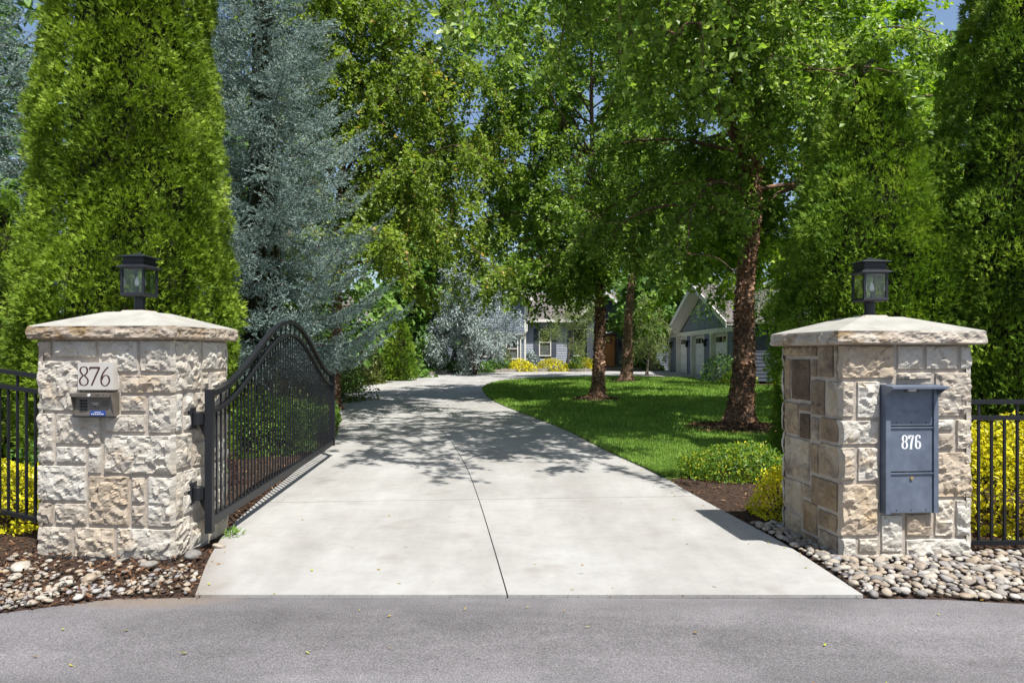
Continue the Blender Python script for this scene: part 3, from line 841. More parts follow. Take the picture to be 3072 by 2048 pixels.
HT_L, HT_R = 1.662, 1.622
pl, LU, LN, LC = pillar('stone_pillar', 'cream stone gate pillar with 876 plaque and intercom beside the open gate', (-3.62, 5.25), -6.5, 1.06, 0.80, HT_L,
    [('front', LFs, LFm, 'stone'), ('right', LRs, {}, 'stone'), ('left', back_rects(0.8, 1.66, 4), {}, 'stone'), ('back', back_rects(1.06, 1.66, 5), {}, 'stone')], 100, 0.062)
pr_, RU, RN, RC = pillar('stone_pillar', 'stone gate pillar with built-in slate mailbox and brown-stained left side', (2.47, 5.1), 5.0, 1.0, 0.90, HT_R,
    [('front', RFs[:-1], RFm, 'stone'), ('left', RLs, RLm, 'stone_stained'), ('right', back_rects(0.9, 1.62, 6), {}, 'stone'), ('back', back_rects(1.0, 1.62, 7), {}, 'stone')], 900)

# ------------------------------------------------------------------ lanterns
def lantern(c, z, ang, label):
    a = R(ang); U = (math.cos(a), math.sin(a)); N = (-math.sin(a), math.cos(a))
    t = empty('pillar_lantern', (c[0], c[1], z), label, 'lantern', 'lanterns on the gate pillars')
    lm = M['lantern_metal']
    MB().lathe(c[0], c[1], [(0.046, z - 0.01), (0.046, z + 0.012), (0.040, z + 0.014), (0.040, z + 0.105), (0.052, z + 0.112)], 16).build('post', lm, t)
    zb = z + 0.108; zt = zb + 0.225; hw = 0.098
    b = MB(); b.frustum(c[0], c[1], zb, zb + 0.012, hw - 0.006, hw + 0.004, U); b.frustum(c[0], c[1], zb + 0.012, zb + 0.03, hw + 0.004, hw, U)
    b.build('tray', lm, t)
    for su in (-1, 1):
        for sn in (-1, 1):
            x = c[0] + U[0] * su * (hw - 0.008) + N[0] * sn * (hw - 0.008); y = c[1] + U[1] * su * (hw - 0.008) + N[1] * sn * (hw - 0.008)
            MB().frustum(x, y, zb + 0.028, zt, 0.0085, 0.0085, U).build('corner_bar', lm, t)
    for d, e in ((U, N), (N, U)):
        for s in (-1, 1):
            o = (c[0] + d[0] * s * (hw - 0.009), c[1] + d[1] * s * (hw - 0.009))
            MB().obox(o, e, d, -hw + 0.018, hw - 0.018, -0.0015, 0.0015, zb + 0.03, zt - 0.004).build('pane', M['glass'], t)
    rf = MB()
    rf.frustum(c[0], c[1], zt - 0.004, zt + 0.008, hw - 0.002, hw + 0.008, U)
    rf.frustum(c[0], c[1], zt + 0.008, zt + 0.014, hw + 0.026, hw + 0.024, U)
    rf.frustum(c[0], c[1], zt + 0.014, zt + 0.034, hw + 0.024, hw - 0.010, U)
    rf.frustum(c[0], c[1], zt + 0.034, zt + 0.052, hw - 0.012, hw - 0.012, U)
    rf.frustum(c[0], c[1], zt + 0.052, zt + 0.062, hw - 0.002, hw - 0.002, U)
    rf.frustum(c[0], c[1], zt + 0.062, zt + 0.092, hw - 0.012, hw - 0.012, U)
    rf.frustum(c[0], c[1], zt + 0.092, zt + 0.098, hw + 0.018, hw + 0.016, U)
    rf.frustum(c[0], c[1], zt + 0.098, zt + 0.128, hw + 0.016, 0.018, U)
    rr = rf.build('roof', lm, t)
    MB().lathe(c[0], c[1], [(0.012, zt + 0.126), (0.014, zt + 0.132), (0.008, zt + 0.138)], 10).build('finial', lm, rr)
    for k in range(3):
        tt = a + 0.5 + k * 2.094
        x = c[0] + 0.034 * math.cos(tt); y = c[1] + 0.034 * math.sin(tt)
        s = MB().lathe(x, y, [(0.016, zb + 0.03), (0.016, zb + 0.04), (0.0125, zb + 0.042), (0.0125, zb + 0.085)], 10).build('socket', M['black'], t)
        MB().lathe(x, y, [(0.011, zb + 0.085), (0.0165, zb + 0.100), (0.0175, zb + 0.115), (0.012, zb + 0.138), (0.004, zb + 0.158), (0.001, zb + 0.162)], 12).build('bulb', M['bulb'], s, True)
    return t
lantern((LC[0] + 0.0, LC[1]), HT_L + 0.105 + 0.125 + 0.017, -4, 'dark metal lantern on top of the pillar with the 876 plaque')
lantern((RC[0], RC[1]), HT_R + 0.105 + 0.125 + 0.017, 1, 'dark metal lantern on top of the pillar with the mailbox')

# ------------------------------------------------------------------ lettering
def catmull(pts, n=10, closed=False):
    P = [np.array(p, float) for p in pts]
    out = []
    N = len(P)
    rngi = range(N if closed else N - 1)
    for i in rngi:
        p0 = P[(i - 1) % N] if closed or i > 0 else 2 * P[0] - P[1]
        p1 = P[i]; p2 = P[(i + 1) % N]
        p3 = P[(i + 2) % N] if closed or i + 2 < N else 2 * P[-1] - P[-2]
        for k in range(n):
            t = k / n
            out.append(0.5 * ((2 * p1) + (-p0 + p2) * t + (2 * p0 - 5 * p1 + 4 * p2 - p3) * t * t + (-p0 + 3 * p1 - 3 * p2 + p3) * t ** 3))
    if not closed: out.append(P[-1])
    return np.array(out)

def ribbon(b, pts, width, frame, depth, closed=False):
    """a flat stroke; pts (n,2) in face coordinates; width(i-fraction, direction)"""
    P0, U, Nn = frame
    n = len(pts)
    if closed: d = np.roll(pts, -1, 0) - np.roll(pts, 1, 0)
    else: d = np.gradient(pts, axis=0)
    d = d / np.maximum(1e-9, np.linalg.norm(d, axis=1))[:, None]
    nn = np.stack([-d[:, 1], d[:, 0]], 1)
    w = np.array([width(i / max(1, n - 1), d[i]) for i in range(n)])[:, None] / 2
    A = pts + nn * w; B = pts - nn * w
    def to3(q, o): return [(P0[0] + U[0] * u + Nn[0] * o, P0[1] + U[1] * u + Nn[1] * o, z) for u, z in q]
    V = to3(A, depth) + to3(B, depth) + to3(A, depth - 0.004) + to3(B, depth - 0.004)
    F = []
    for i in range(n if closed else n - 1):
        j = (i + 1) % n
        F += [(i, n + i, n + j, j), (i, j, 2 * n + j, 2 * n + i), (n + i, 3 * n + i, 3 * n + j, n + j)]
    b.add(V, F)
    return b

def digit_paths(ch):
    """unit box 0..1 wide, 0..1 tall"""
    if ch == '8':
        up = [(0.5, 0.53), (0.80, 0.66), (0.90, 0.80), (0.78, 0.95), (0.5, 1.0), (0.22, 0.95), (0.10, 0.80), (0.22, 0.66)]
        lo = [(0.5, 0.53), (0.20, 0.41), (0.04, 0.24), (0.18, 0.06), (0.5, 0.0), (0.82, 0.06), (0.97, 0.24), (0.82, 0.40)]
        return [(up, True), (lo, True)]
    if ch == '7':
        return [([(0.0, 0.86), (0.03, 0.985)], False), ([(0.02, 0.97), (0.5, 0.97), (1.0, 0.97)], False), ([(0.97, 0.97), (0.56, 0.48), (0.18, 0.0)], False)]
    return [([(0.85, 1.0), (0.52, 0.84), (0.22, 0.62), (0.06, 0.36), (0.12, 0.12), (0.38, 0.0), (0.66, 0.02), (0.92, 0.16), (0.97, 0.34), (0.82, 0.51), (0.56, 0.56), (0.28, 0.48), (0.14, 0.34)], False)]

# plaque with the house number
def plaque():
    u0, u1, z0, z1 = 0.352, 0.640, 1.282, 1.487
    fr = (( -3.62, 5.25), LU, (-LN[0], -LN[1]))
    P = (fr[0][0] + LU[0] * (u0 + u1) / 2 + fr[2][0] * 0.05, fr[0][1] + LU[1] * (u0 + u1) / 2 + fr[2][1] * 0.05)
    t = empty('address_plaque', (P[0], P[1], z0), 'pale stone address plaque carved with brown 876 on the left pillar', 'plaque')
    MB().obox(fr[0], LU, fr[2], u0, u1, -0.01, 0.058, z0, z1).build('slab', M['plaque'], t)
    sx = (u1 - u0) / 850.0; sz = (z1 - z0) / 630.0
    for ch, x0, x1, y0, y1 in (('8', 272, 490, 240, 672), ('7', 525, 765, 250, 672), ('6', 785, 1000, 245, 678)):
        b = MB()
        for pts, closed in digit_paths(ch):
            q = catmull(pts, 8, closed) if len(pts) > 2 else np.array(pts)
            q = np.stack([u0 + sx * (x0 - 235 + q[:, 0] * (x1 - x0)), z1 - sz * (y1 - 145 - q[:, 1] * (y1 - y0))], 1)
            def wd(f, d):
                # humanist stress: thick on the falling diagonals, thin on the turns
                s = abs(d[0] * 0.62 + d[1] * -0.78)
                return 0.0045 + 0.0085 * (abs(d[1]) ** 1.5 if ch != '7' else 1.0)
            ribbon(b, q, wd, fr, 0.0595, closed)
        b.build('digit', M['digit_brown'], t)
plaque()

def intercom():
    u0, u1, z0, z1 = 0.318, 0.648, 1.082, 1.262
    P0 = (-3.62, 5.25); Nn = (-LN[0], -LN[1])
    def pt(u, o, z): return (P0[0] + LU[0] * u + Nn[0] * o, P0[1] + LU[1] * u + Nn[1] * o, z)
    cu = (u0 + u1) / 2
    t = empty('intercom', pt(cu, 0.05, z0), 'steel gate intercom with keypad and blue sticker under the 876 plaque', 'intercom')
    # housing: hood stands out at the top, face leans back inwards
    zf = z1 - 0.032
    V = [pt(u0, 0.0, z1), pt(u1, 0.0, z1), pt(u1, 0.095, z1 - 0.004), pt(u0, 0.095, z1 - 0.004), pt(u0 + 0.012, 0.095, zf), pt(u1 - 0.012, 0.095, zf)]
    b = MB(); b.add(V + [pt(u0, 0, zf), pt(u1, 0, zf)], [(0, 1, 2, 3), (3, 2, 5, 4), (0, 3, 4, 6), (1, 7, 5, 2), (6, 4, 5, 7)])
    b.build('hood', M['steel'], t)
    for ua, ub in ((u0, u0 + 0.006), (u1 - 0.006, u1)):
        b = MB()
        Vv = [pt(x, o, z) for x in (ua, ub) for o, z in ((0.0, z1 - 0.002), (0.097, z1 - 0.004), (0.055, z0), (0.0, z0))]
        b.add(Vv, [(0, 1, 2, 3), (7, 6, 5, 4), (0, 4, 5, 1), (1, 5, 6, 2), (2, 6, 7, 3), (3, 7, 4, 0)])
        b.build('side_wing', M['steel'], t)
    fa, fb = 0.058, 0.062
    b = MB(); b.obox(P0, LU, Nn, u0 + 0.006, u1 - 0.006, -0.01, fa, z0, zf); pan = b.build('face_panel', M['steel'], t)
    MB().obox(P0, LU, Nn, u0 + 0.004, u1 - 0.004, 0.0, 0.075, z0 - 0.006, z0 + 0.004).build('lower_lip', M['lantern_metal'], t)
    for i in range(3):
        for k in range(4):
            uu = u0 + 0.052 + i * 0.021; z = zf - 0.022 - k * 0.022
            MB().obox(P0, LU, Nn, uu, uu + 0.016, fa - 0.002, fa + 0.006, z - 0.016, z).build('key', M['black'], t)
    for k in range(6):
        MB().obox(P0, LU, Nn, u1 - 0.10, u1 - 0.045, fa, fa + 0.0015, zf - 0.03 - k * 0.008, zf - 0.0275 - k * 0.008).build('speaker_slot', M['black'], t)
    o = MB(); o.obox(P0, LU, Nn, cu + 0.005, cu + 0.015, fa, fa + 0.003, z0 + 0.070, z0 + 0.080); o.build('call_button', M['black'], t)
    for k, (ua, ub) in enumerate(((-0.018, 0.042), (0.0, 0.03))):
        MB().obox(P0, LU, Nn, cu + ua, cu + ub, fa, fa + 0.001, z0 + 0.097 - k * 0.010, z0 + 0.100 - k * 0.010).build('printed_line', M['white_paint'], t)
    st = MB().obox(P0, LU, Nn, cu - 0.03, cu + 0.095, fa, fa + 0.003, z0 + 0.006, z0 + 0.044).build('sticker', M['blue_sticker'], t)
    b = MB(); b.obox(P0, LU, Nn, cu + 0.005, cu + 0.06, fa + 0.003, fa + 0.004, z0 + 0.030, z0 + 0.034)
    for k in range(7): b.obox(P0, LU, Nn, cu - 0.018 + k * 0.015, cu - 0.010 + k * 0.015, fa + 0.003, fa + 0.004, z0 + 0.013, z0 + 0.023)
    b.build('sticker_print', M['white_paint'], st)
    q = pt(cu - 0.01, 0.094, z1 - 0.018)
    b = MB(); b.tube([q, (q[0] + Nn[0] * 0.006, q[1] + Nn[1] * 0.006, q[2])], 0.011, 14); b.build('camera_lens', M['glass'] if False else M['white_paint'], t)
    for du in (0.05, 0.07, 0.105):
        q = pt(cu + du, 0.093, z1 - 0.016)
        MB().tube([q, (q[0] + Nn[0] * 0.004, q[1] + Nn[1] * 0.004, q[2])], 0.004, 8).build('screw', M['black'], t)
intercom()

def mailbox():
    u0, u1, z0, z1 = 0.292, 0.705, 0.366, 1.335
    P0 = (2.47, 5.1); Nn = (-RN[0], -RN[1]); mm = M['mailbox']
    def pt(u, o, z): return (P0[0] + RU[0] * u + Nn[0] * o, P0[1] + RU[1] * u + Nn[1] * o, z)
    t = empty('mailbox', pt((u0 + u1) / 2, 0.05, z0), 'tall slate grey metal mailbox set into the right stone pillar', 'mailbox')
    bx = lambda a, b_, c, d, e, f: MB().obox(P0, RU, Nn, a, b_, c, d, e, f)
    fw = 0.036; o1 = 0.075
    bx(u0, u0 + fw, -0.02, o1, z0, z1 - 0.01).build('side_frame', mm, t)
    bx(u1 - fw, u1, -0.02, o1, z0, z1 - 0.01).build('side_frame', mm, t)
    bx(u0 + fw, u1 - fw, -0.02, 0.04, z0 + 0.002, z1 - 0.01).build('back_plate', M['lantern_metal'], t)
    # three doors, each a folded pan; heights from the photograph
    zz = [(z1 - 0.315, z1 - 0.02, 'outgoing_door'), (z1 - 0.655, z1 - 0.325, 'mail_door'), (z0 + 0.006, z1 - 0.665, 'lower_door')]
    doors = []
    for a, b_, nm in zz:
        q = MB()
        q.obox(P0, RU, Nn, u0 + fw + 0.003, u1 - fw - 0.003, 0.03, 0.062, a, b_)
        q.obox(P0, RU, Nn, u0 + fw + 0.003, u1 - fw - 0.003, 0.055, 0.071, b_ - 0.010, b_ - 0.001)
        d = q.build(nm, mm, t); doors.append(d)
    for (a, b_, nm), d, zr in ((zz[0], doors[0], zz[0][0] + 0.022), (zz[2], doors[2], zz[2][0] + 0.02)):
        for f in (0.16, 0.5, 0.84):
            q = pt(u0 + fw + (u1 - u0 - 2 * fw) * f, 0.061, zr)
            MB().tube([q, (q[0] + Nn[0] * 0.005, q[1] + Nn[1] * 0.005, q[2])], [0.0055, 0.003], 8).build('rivet', M['lantern_metal'], d)
    q = pt((u0 + u1) / 2, 0.06, zz[2][1] - 0.04)
    MB().tube([q, (q[0] + Nn[0] * 0.012, q[1] + Nn[1] * 0.012, q[2])], 0.013, 14).build('lock', M['brass'], doors[2])
    # slot and white catch under the hood
    cu = (u0 + u1) / 2 - 0.005
    bx(cu - 0.055, cu + 0.065, 0.060, 0.0632, z1 - 0.066, z1 - 0.058).build('slot', M['black'], doors[0])
    bx(cu - 0.03, cu + 0.03, 0.06, 0.085, z1 - 0.062, z1 - 0.022).build('catch', M['white_paint'], t)
    # hood: a canopy that overhangs to the front
    b = MB()
    V = [pt(u0 - 0.005, -0.02, z1 - 0.008), pt(u1 + 0.005, -0.02, z1 - 0.008), pt(u1 + 0.012, 0.175, z1 - 0.022), pt(u0 - 0.012, 0.175, z1 - 0.022)]
    V += [(x, y, z - 0.006) for x, y, z in V]
    b.add(V, [(0, 3, 2, 1), (4, 5, 6, 7), (0, 1, 5, 4), (1, 2, 6, 5), (2, 3, 7, 6), (3, 0, 4, 7)])
    V = [pt(u0 - 0.012, 0.170, z1 - 0.024), pt(u1 + 0.012, 0.170, z1 - 0.024), pt(u1 + 0.012, 0.176, z1 - 0.024), pt(u0 - 0.012, 0.176, z1 - 0.024)]
    V += [(x, y, z - 0.014) for x, y, z in V]
    b.add(V, [(0, 3, 2, 1), (4, 5, 6, 7), (0, 1, 5, 4), (1, 2, 6, 5), (2, 3, 7, 6), (3, 0, 4, 7)])
    for ua in (u0 - 0.002, u1 - 0.004):
        Vv = [pt(x, o, z) for x in (ua, ua + 0.006) for o, z in ((0.0, z1 - 0.016), (0.165, z1 - 0.026), (0.165, z1 - 0.036), (0.076, z1 - 0.09), (0.0, z1 - 0.09))]
        b.add(Vv, [(0, 1, 2, 3, 4), (9, 8, 7, 6, 5), (0, 5, 6, 1), (1, 6, 7, 2), (2, 7, 8, 3), (3, 8, 9, 4), (4, 9, 5, 0)])
    b.build('hood', mm, t)
    # white condensed numerals on the middle door
    fr = (P0, RU, Nn)
    zc = zz[1][1] - 0.06; hh = 0.105; ww = 0.040
    x = (u0 + u1) / 2 - 0.072
    def put(paths, ox, wfun):
        b = MB()
        for pts, closed in paths:
            q = catmull(pts, 8, closed) if len(pts) > 2 else np.array(pts, float)
            q = np.stack([ox + q[:, 0] * ww, zc - hh + q[:, 1] * hh], 1)
            ribbon(b, q, wfun, fr, 0.0635, closed)
        b.build('digit', M['white_paint'], doors[1])
    thick = lambda f, d: 0.0065 + 0.0085 * abs(d[1]) ** 2
    put([([(0.5, 0.52), (0.84, 0.62), (0.86, 0.85), (0.5, 0.97), (0.14, 0.85), (0.16, 0.62)], True), ([(0.5, 0.52), (0.10, 0.40), (0.10, 0.14), (0.5, 0.03), (0.90, 0.14), (0.90, 0.40)], True)], x, thick)
    put([([(0.08, 0.72), (0.08, 0.98)], False), ([(0.0, 0.93), (0.5, 0.93), (1.0, 0.93)], False), ([(0.92, 0.95), (0.62, 0.62), (0.48, 0.35), (0.42, 0.02)], False), ([(0.18, 0.02), (0.68, 0.02)], False)], x + 0.052, lambda f, d: 0.009 + 0.007 * abs(d[1]) ** 2)
    put([([(0.86, 0.76), (0.80, 0.92), (0.5, 0.97), (0.16, 0.85), (0.12, 0.5), (0.12, 0.16), (0.5, 0.03), (0.88, 0.15), (0.88, 0.42), (0.5, 0.55), (0.2, 0.46)], False)], x + 0.104, thick)
    # shallow embossed lettering on the top door
    cu_ = bpy.data.curves.new('embossed', 'FONT'); cu_.body = 'U.S. MAIL'; cu_.size = 0.034; cu_.extrude = 0.0012; cu_.align_x = 'CENTER'
    to = bpy.data.objects.new('tmp_text', cu_); col.objects.link(to)
    dg = bpy.context.evaluated_depsgraph_get()
    me = bpy.data.meshes.new_from_object(to.evaluated_get(dg))
    bpy.data.objects.remove(to)
    q = pt((u0 + u1) / 2, 0.0625, z1 - 0.222)
    mt = Matrix(((RU[0], 0, Nn[0], q[0]), (RU[1], 0, Nn[1], q[1]), (0, 1, 0, q[2]), (0, 0, 0, 1)))
    me.transform(mt)
    obj('embossed_lettering', me, mm, doors[0])
mailbox()

# ------------------------------------------------------------------ gate
def gate():
    A = np.array([-2.40, 5.42]); B = np.array([-2.706, 10.30])
    L = float(np.linalg.norm(B - A)); U = (B - A) / L; N = np.array([-U[1], U[0]])
    t = empty('driveway_gate', (A[0], A[1], 0), 'black iron driveway gate with arched top swung open along the driveway edge', 'gate')
    mm = M['iron']
    z_end, z_mid, zb = 1.24, 1.915, 0.185
    top = lambda u: z_end + (z_mid - z_end) * (0.5 - 0.5 * math.cos(2 * math.pi * u / L)) ** 0.95
    low = lambda u: top(u) - 0.145
    MB().obox(A, U, N, -0.032, 0.032, -0.028, 0.028, zb - 0.05, z_end + 0.03).build('hinge_post', mm, t)
    MB().obox(A, U, N, L - 0.035, L + 0.03, -0.032, 0.032, zb - 0.01, z_end + 0.02).build('latch_post', mm, t)
    MB().obox(A, U, N, 0.032, L - 0.035, -0.022, 0.022, zb, zb + 0.07).build('bottom_rail', mm, t)
    def rail(name, fz, hn, hz):
        n = 72; b = MB(); V = []
        for i in range(n + 1):
            u = 0.04 + (L - 0.07) * i / n; z = fz(u)
            s = (fz(u + 0.01) - fz(u - 0.01)) / 0.02; k = math.sqrt(1 + s * s)
            du, dz = -s / k, 1 / k
            for sn, sz in ((-1, -1), (1, -1), (1, 1), (-1, 1)):
                uu = u + du * sz * hz; zz = z + dz * sz * hz
                V.append((A[0] + U[0] * uu + N[0] * sn * hn, A[1] + U[1] * uu + N[1] * sn * hn, zz))
        F = [(3, 2, 1, 0), (4 * n, 4 * n + 1, 4 * n + 2, 4 * n + 3)]
        for i in range(n):
            for k in range(4): F.append((i * 4 + k, i * 4 + (k + 1) % 4, i * 4 + 4 + (k + 1) % 4, i * 4 + 4 + k))
        b.add(V, F); return b.build(name, mm, t)
    rail('top_rail', top, 0.025, 0.021)
    rail('lower_arch_rail', low, 0.022, 0.016)
    n = 48
    for k in range(1, n):
        u = 0.045 + (L - 0.08) * k / n
        z1 = (top(u) if k % 2 == 0 else low(u)) - 0.005
        MB().obox(A, U, N, u - 0.0068, u + 0.0068, -0.0068, 0.0068, zb + 0.065, z1).build('picket', mm, t)
    # hinges: bracket on the pillar and a barrel beside the post
    for z in (1.045, 0.455):
        h = MB()
        h.obox(A, U, N, -0.06, 0.06, 0.115, 0.165, z - 0.085, z + 0.085)
        hp = h.build('hinge_plate', M['lantern_metal'], t)
        b = MB(); c = A + N * 0.085 + U * -0.02
        b.lathe(c[0], c[1], [(0.036, z - 0.055), (0.042, z - 0.05), (0.042, z + 0.045), (0.034, z + 0.052)], 14)
        b.obox(A, U, N, -0.05, 0.03, 0.035, 0.085, z - 0.045, z + 0.04)
        b.build('hinge_barrel', mm, hp)
        tri = MB(); V = [(A[0] + N[0] * nn + U[0] * uu, A[1] + N[1] * nn + U[1] * uu, zz) for uu in (-0.006, 0.006) for nn, zz in ((0.03, z - 0.05), (0.085, z - 0.05), (0.03, z - 0.17))]
        tri.add(V, [(0, 1, 2), (5, 4, 3), (0, 3, 4, 1), (1, 4, 5, 2), (2, 5, 3, 0)]); tri.build('gusset', mm, hp)
gate()

# ------------------------------------------------------------------ fences
def fence(P, U, L, zt, zm, zb, slope, label, gap, first, rail_h=0.035, rise_pick=None):
    U = np.array(U) / np.linalg.norm(U); N = np.array([-U[1], U[0]])
    t = empty('iron_fence', (P[0], P[1], 0), label, 'fence')
    def rl(name, z, hh, hn):
        V = []
        for u in (0, L):
            for sn, sz in ((-1, -1), (1, -1), (1, 1), (-1, 1)):
                V.append((P[0] + U[0] * u + N[0] * sn * hn, P[1] + U[1] * u + N[1] * sn * hn, z + slope * u + sz * hh))
        MB().add(V, [(3, 2, 1, 0), (4, 5, 6, 7), (0, 1, 5, 4), (1, 2, 6, 5), (2, 3, 7, 6), (3, 0, 4, 7)]).build(name, M['iron'], t)
    rl('top_rail', zt, rail_h / 2, 0.02); rl('middle_rail', zm, rail_h / 2, 0.019); rl('bottom_rail', zb, rail_h / 2, 0.019)
    u = first; k = 0
    while u < L:
        z1 = (zt if k % 3 == 2 else zm) + slope * u
        MB().obox(P, U, N, u - 0.0085, u + 0.0085, -0.0085, 0.0085, zb + slope * u, z1).build('picket', M['iron'], t)
        u += gap; k += 1
    u = 2.3
    while u < L:
        MB().obox(P, U, N, u - 0.025, u + 0.025, -0.025, 0.025, -0.05 + slope * u, zt + 0.05 + slope * u).build('fence_post', M['iron'], t)
        u += 2.4
fence((3.43, 5.42), (1, 0.02), 9.0, 1.172, 1.045, 0.055, 0.0, 'black iron fence running right from the mailbox pillar before the golden shrub', 0.104, 0.07)
fence((-3.60, 5.62), (-0.954, 0.30), 9.0, 1.325, 1.195, 0.12, 0.10, 'black iron fence running left from the plaque pillar', 0.104, 0.12)

# ------------------------------------------------------------------ river pebbles
def ico(sub=2):
    import bmesh
    bm = bmesh.new(); bmesh.ops.create_icosphere(bm, subdivisions=sub, radius=1.0)
    V = np.array([v.co[:] for v in bm.verts]); F = np.array([[v.index for v in f.verts] for f in bm.faces]); bm.free()
    return V, F
IV, IF = ico(2)
SV, SF = ico(1)
peb_me = []
for s in range(8):
    r = np.random.default_rng(50 + s)
    k = 1 + 0.32 * fbm(IV[:, 0] * 1.3 + s * 5, IV[:, 1] * 1.3 + IV[:, 2] * 1.1, 60 + s, 2) * 2
    me = mesh_np('pebble', IV * k[:, None], [IF], True)
    me.materials.append(M['pebble']); peb_me.append(me)

def pebble_bed(name, spots, parent_loc, n_obj):
    """spots: (x,y,z,size) sorted so that the largest come first"""
    p = empty(name, parent_loc, kind='structure')
    spots = sorted(spots, key=lambda s: -s[3])
    r = np.random.default_rng(77)
    VV = []; FF = []; tt = []
    for i, (x, y, z, s) in enumerate(spots):
        a, b_, c = s * r.uniform(0.85, 1.25), s * r.uniform(0.6, 0.85), s * r.uniform(0.36, 0.56)
        th = r.uniform(0, 6.28); tx = r.normal(0, 0.16); ty = r.normal(0, 0.16)
        if i < n_obj:
            o = bpy.data.objects.new('pebble', peb_me[int(r.integers(8))]); col.objects.link(o)
            o.parent = p
            o.location = (x - parent_loc[0], y - parent_loc[1], z - parent_loc[2])
            o.rotation_euler = (tx, ty, th); o.scale = (a, b_, c)
        else:
            k = 1.08 + 0.1 * fbm(SV[:, 0] + i, SV[:, 1], 3, 2)
            q = SV * k[:, None] * np.array([a, b_, c])
            m = np.array(Matrix.Rotation(th, 3, 'Z') @ Matrix.Rotation(ty, 3, 'Y') @ Matrix.Rotation(tx, 3, 'X'))
            FF.append(SF + len(VV) * len(SV)); VV.append(q @ m.T + np.array([x, y, z])); tt.append(np.full(len(SF), r.random()))
    if VV:
        o = obj('small_pebbles', mesh_np('small_pebbles', np.concatenate(VV), [np.concatenate(FF)], True, np.concatenate(tt)), M['pebble'], p)
        o['kind'] = 'stuff'
    return p

def in_pillar(x, y, P0, U, N, W, D, m=0.0):
    dx, dy = x - P0[0], y - P0[1]
    u = dx * U[0] + dy * U[1]; n = dx * N[0] + dy * N[1]
    return -m < u < W + m and -m < n < D + m

def pack(cands, rmin):
    """dart throwing with a grid"""
    cell = {}; out = []
    for x, y, s in cands:
        i, j = int(x / 0.1), int(y / 0.1); ok = True
        for a in range(i - 1, i + 2):
            for b_ in range(j - 1, j + 2):
                for (qx, qy, qs) in cell.get((a, b_), ()):
                    if math.hypot(qx - x, qy - y) < (qs + s) * rmin: ok = False; break
                if not ok: break
            if not ok: break
        if ok: cell.setdefault((i, j), []).append((x, y, s)); out.append((x, y, s))
    return out

rp = random.Random(5)
cand = []
for _ in range(22000):
    x = rp.uniform(1.95, 5.2); y = rp.uniform(4.2, 6.6)
    edge = np.interp(x, RX, RY) + 0.03
    if y < edge or x < float(fR(y)) + 0.03: continue
    if in_pillar(x, y, (2.47, 5.1), RU, RN, 1.0, 0.9, 0.0): continue
    if x > 3.45 and y > 5.27: continue
    if x <= 3.45 and y > 5.2 and not (x < 2.5): continue
    if y > 6.15: continue
    s = rp.choice([0.016, 0.019, 0.023, 0.027, 0.032, 0.040]) * rp.uniform(0.85, 1.15)
    cand.append((x, y, s))
cand.sort(key=lambda c: -c[2] + rp.uniform(-0.012, 0.012))
base = pack(cand, 0.72)
spots = [(x, y, 0.002 + 0.02 * smooth(0.02, 0.35, y - np.interp(x, RX, RY)) + s * 0.25 + rp.uniform(0, 0.008), s) for x, y, s in base]
spots.append((3.50, 4.36, 0.04, 0.062)); spots.append((3.12, 4.62, 0.03, 0.05)); spots.append((2.63, 4.9, 0.03, 0.05))
pebble_bed('pebble_bed', spots, (3.0, 4.7, 0.0), 300)
cand = []
for _ in range(9000):
    x = rp.uniform(-5.2, -2.1); y = rp.uniform(3.75, 5.3)
    edge = float(np.interp(x, RX, RY)) + 0.03
    if y < edge or x > float(fL(max(y, 4.38))) - 0.05: continue
    if in_pillar(x, y, (-3.62, 5.25), LU, LN, 1.06, 0.8, 0.05): continue
    d = y - edge
    dens = 0.85 if d < 0.40 + 0.1 * math.sin(x * 5) else 0.16
    if x > -2.75: dens *= 0.45
    if y > 4.9: dens *= 0.55
    if rp.random() > dens: continue
    s = rp.choice([0.014, 0.018, 0.022, 0.026, 0.033]) * rp.uniform(0.8, 1.2)
    cand.append((x, y, s))
cand.sort(key=lambda c: -c[2] + rp.uniform(-0.012, 0.012))
base = pack(cand, 0.78)
spots = [(x, y, -0.004 + s * 0.3 + rp.uniform(0, 0.006), s) for x, y, s in base]
spots += [(-3.52, 4.88, 0.03, 0.085), (-2.42, 5.16, 0.03, 0.07), (-2.62, 4.93, 0.03, 0.065), (-2.34, 5.45, 0.02, 0.06), (-2.86, 4.62, 0.03, 0.072), (-3.42, 4.70, 0.02, 0.055), (-2.98, 4.55, 0.02, 0.05)]
pebble_bed('pebble_bed', spots, (-3.2, 4.6, 0.0), 300)
# ------------------------------------------------------------------ the house behind the trees
def lap_wall(b, x0, x1, y, z0, z1, pitch=0.17, axis='y', holes=()):
    """lap siding facing -y (axis y) or -x (axis x); holes are (a0,a1,z0,z1)"""
    z = z0
    while z < z1 - 0.01:
        zt = min(z + pitch, z1)
        segs = [(x0, x1)]
        for (a0, a1, h0, h1) in holes:
            if h0 < zt - 0.01 and h1 > z + 0.01:
                ns = []
                for s0, s1 in segs:
                    if a1 <= s0 or a0 >= s1: ns.append((s0, s1))
                    else:
                        if a0 > s0: ns.append((s0, a0))
                        if a1 < s1: ns.append((a1, s1))
                segs = ns
        for s0, s1 in segs:
            q = [(s0, -0.022, z), (s1, -0.022, z), (s1, 0.0, zt), (s0, 0.0, zt), (s0, 0.05, z), (s1, 0.05, z), (s1, 0.05, zt), (s0, 0.05, zt)]
            V = [(a, y + o, zz) if axis == 'y' else (y + o, a, zz) for a, o, zz in q]
            b.add(V, [(0, 1, 2, 3), (5, 4, 7, 6), (0, 4, 5, 1), (3, 2, 6, 7), (1, 5, 6, 2), (4, 0, 3, 7)])
        z = zt

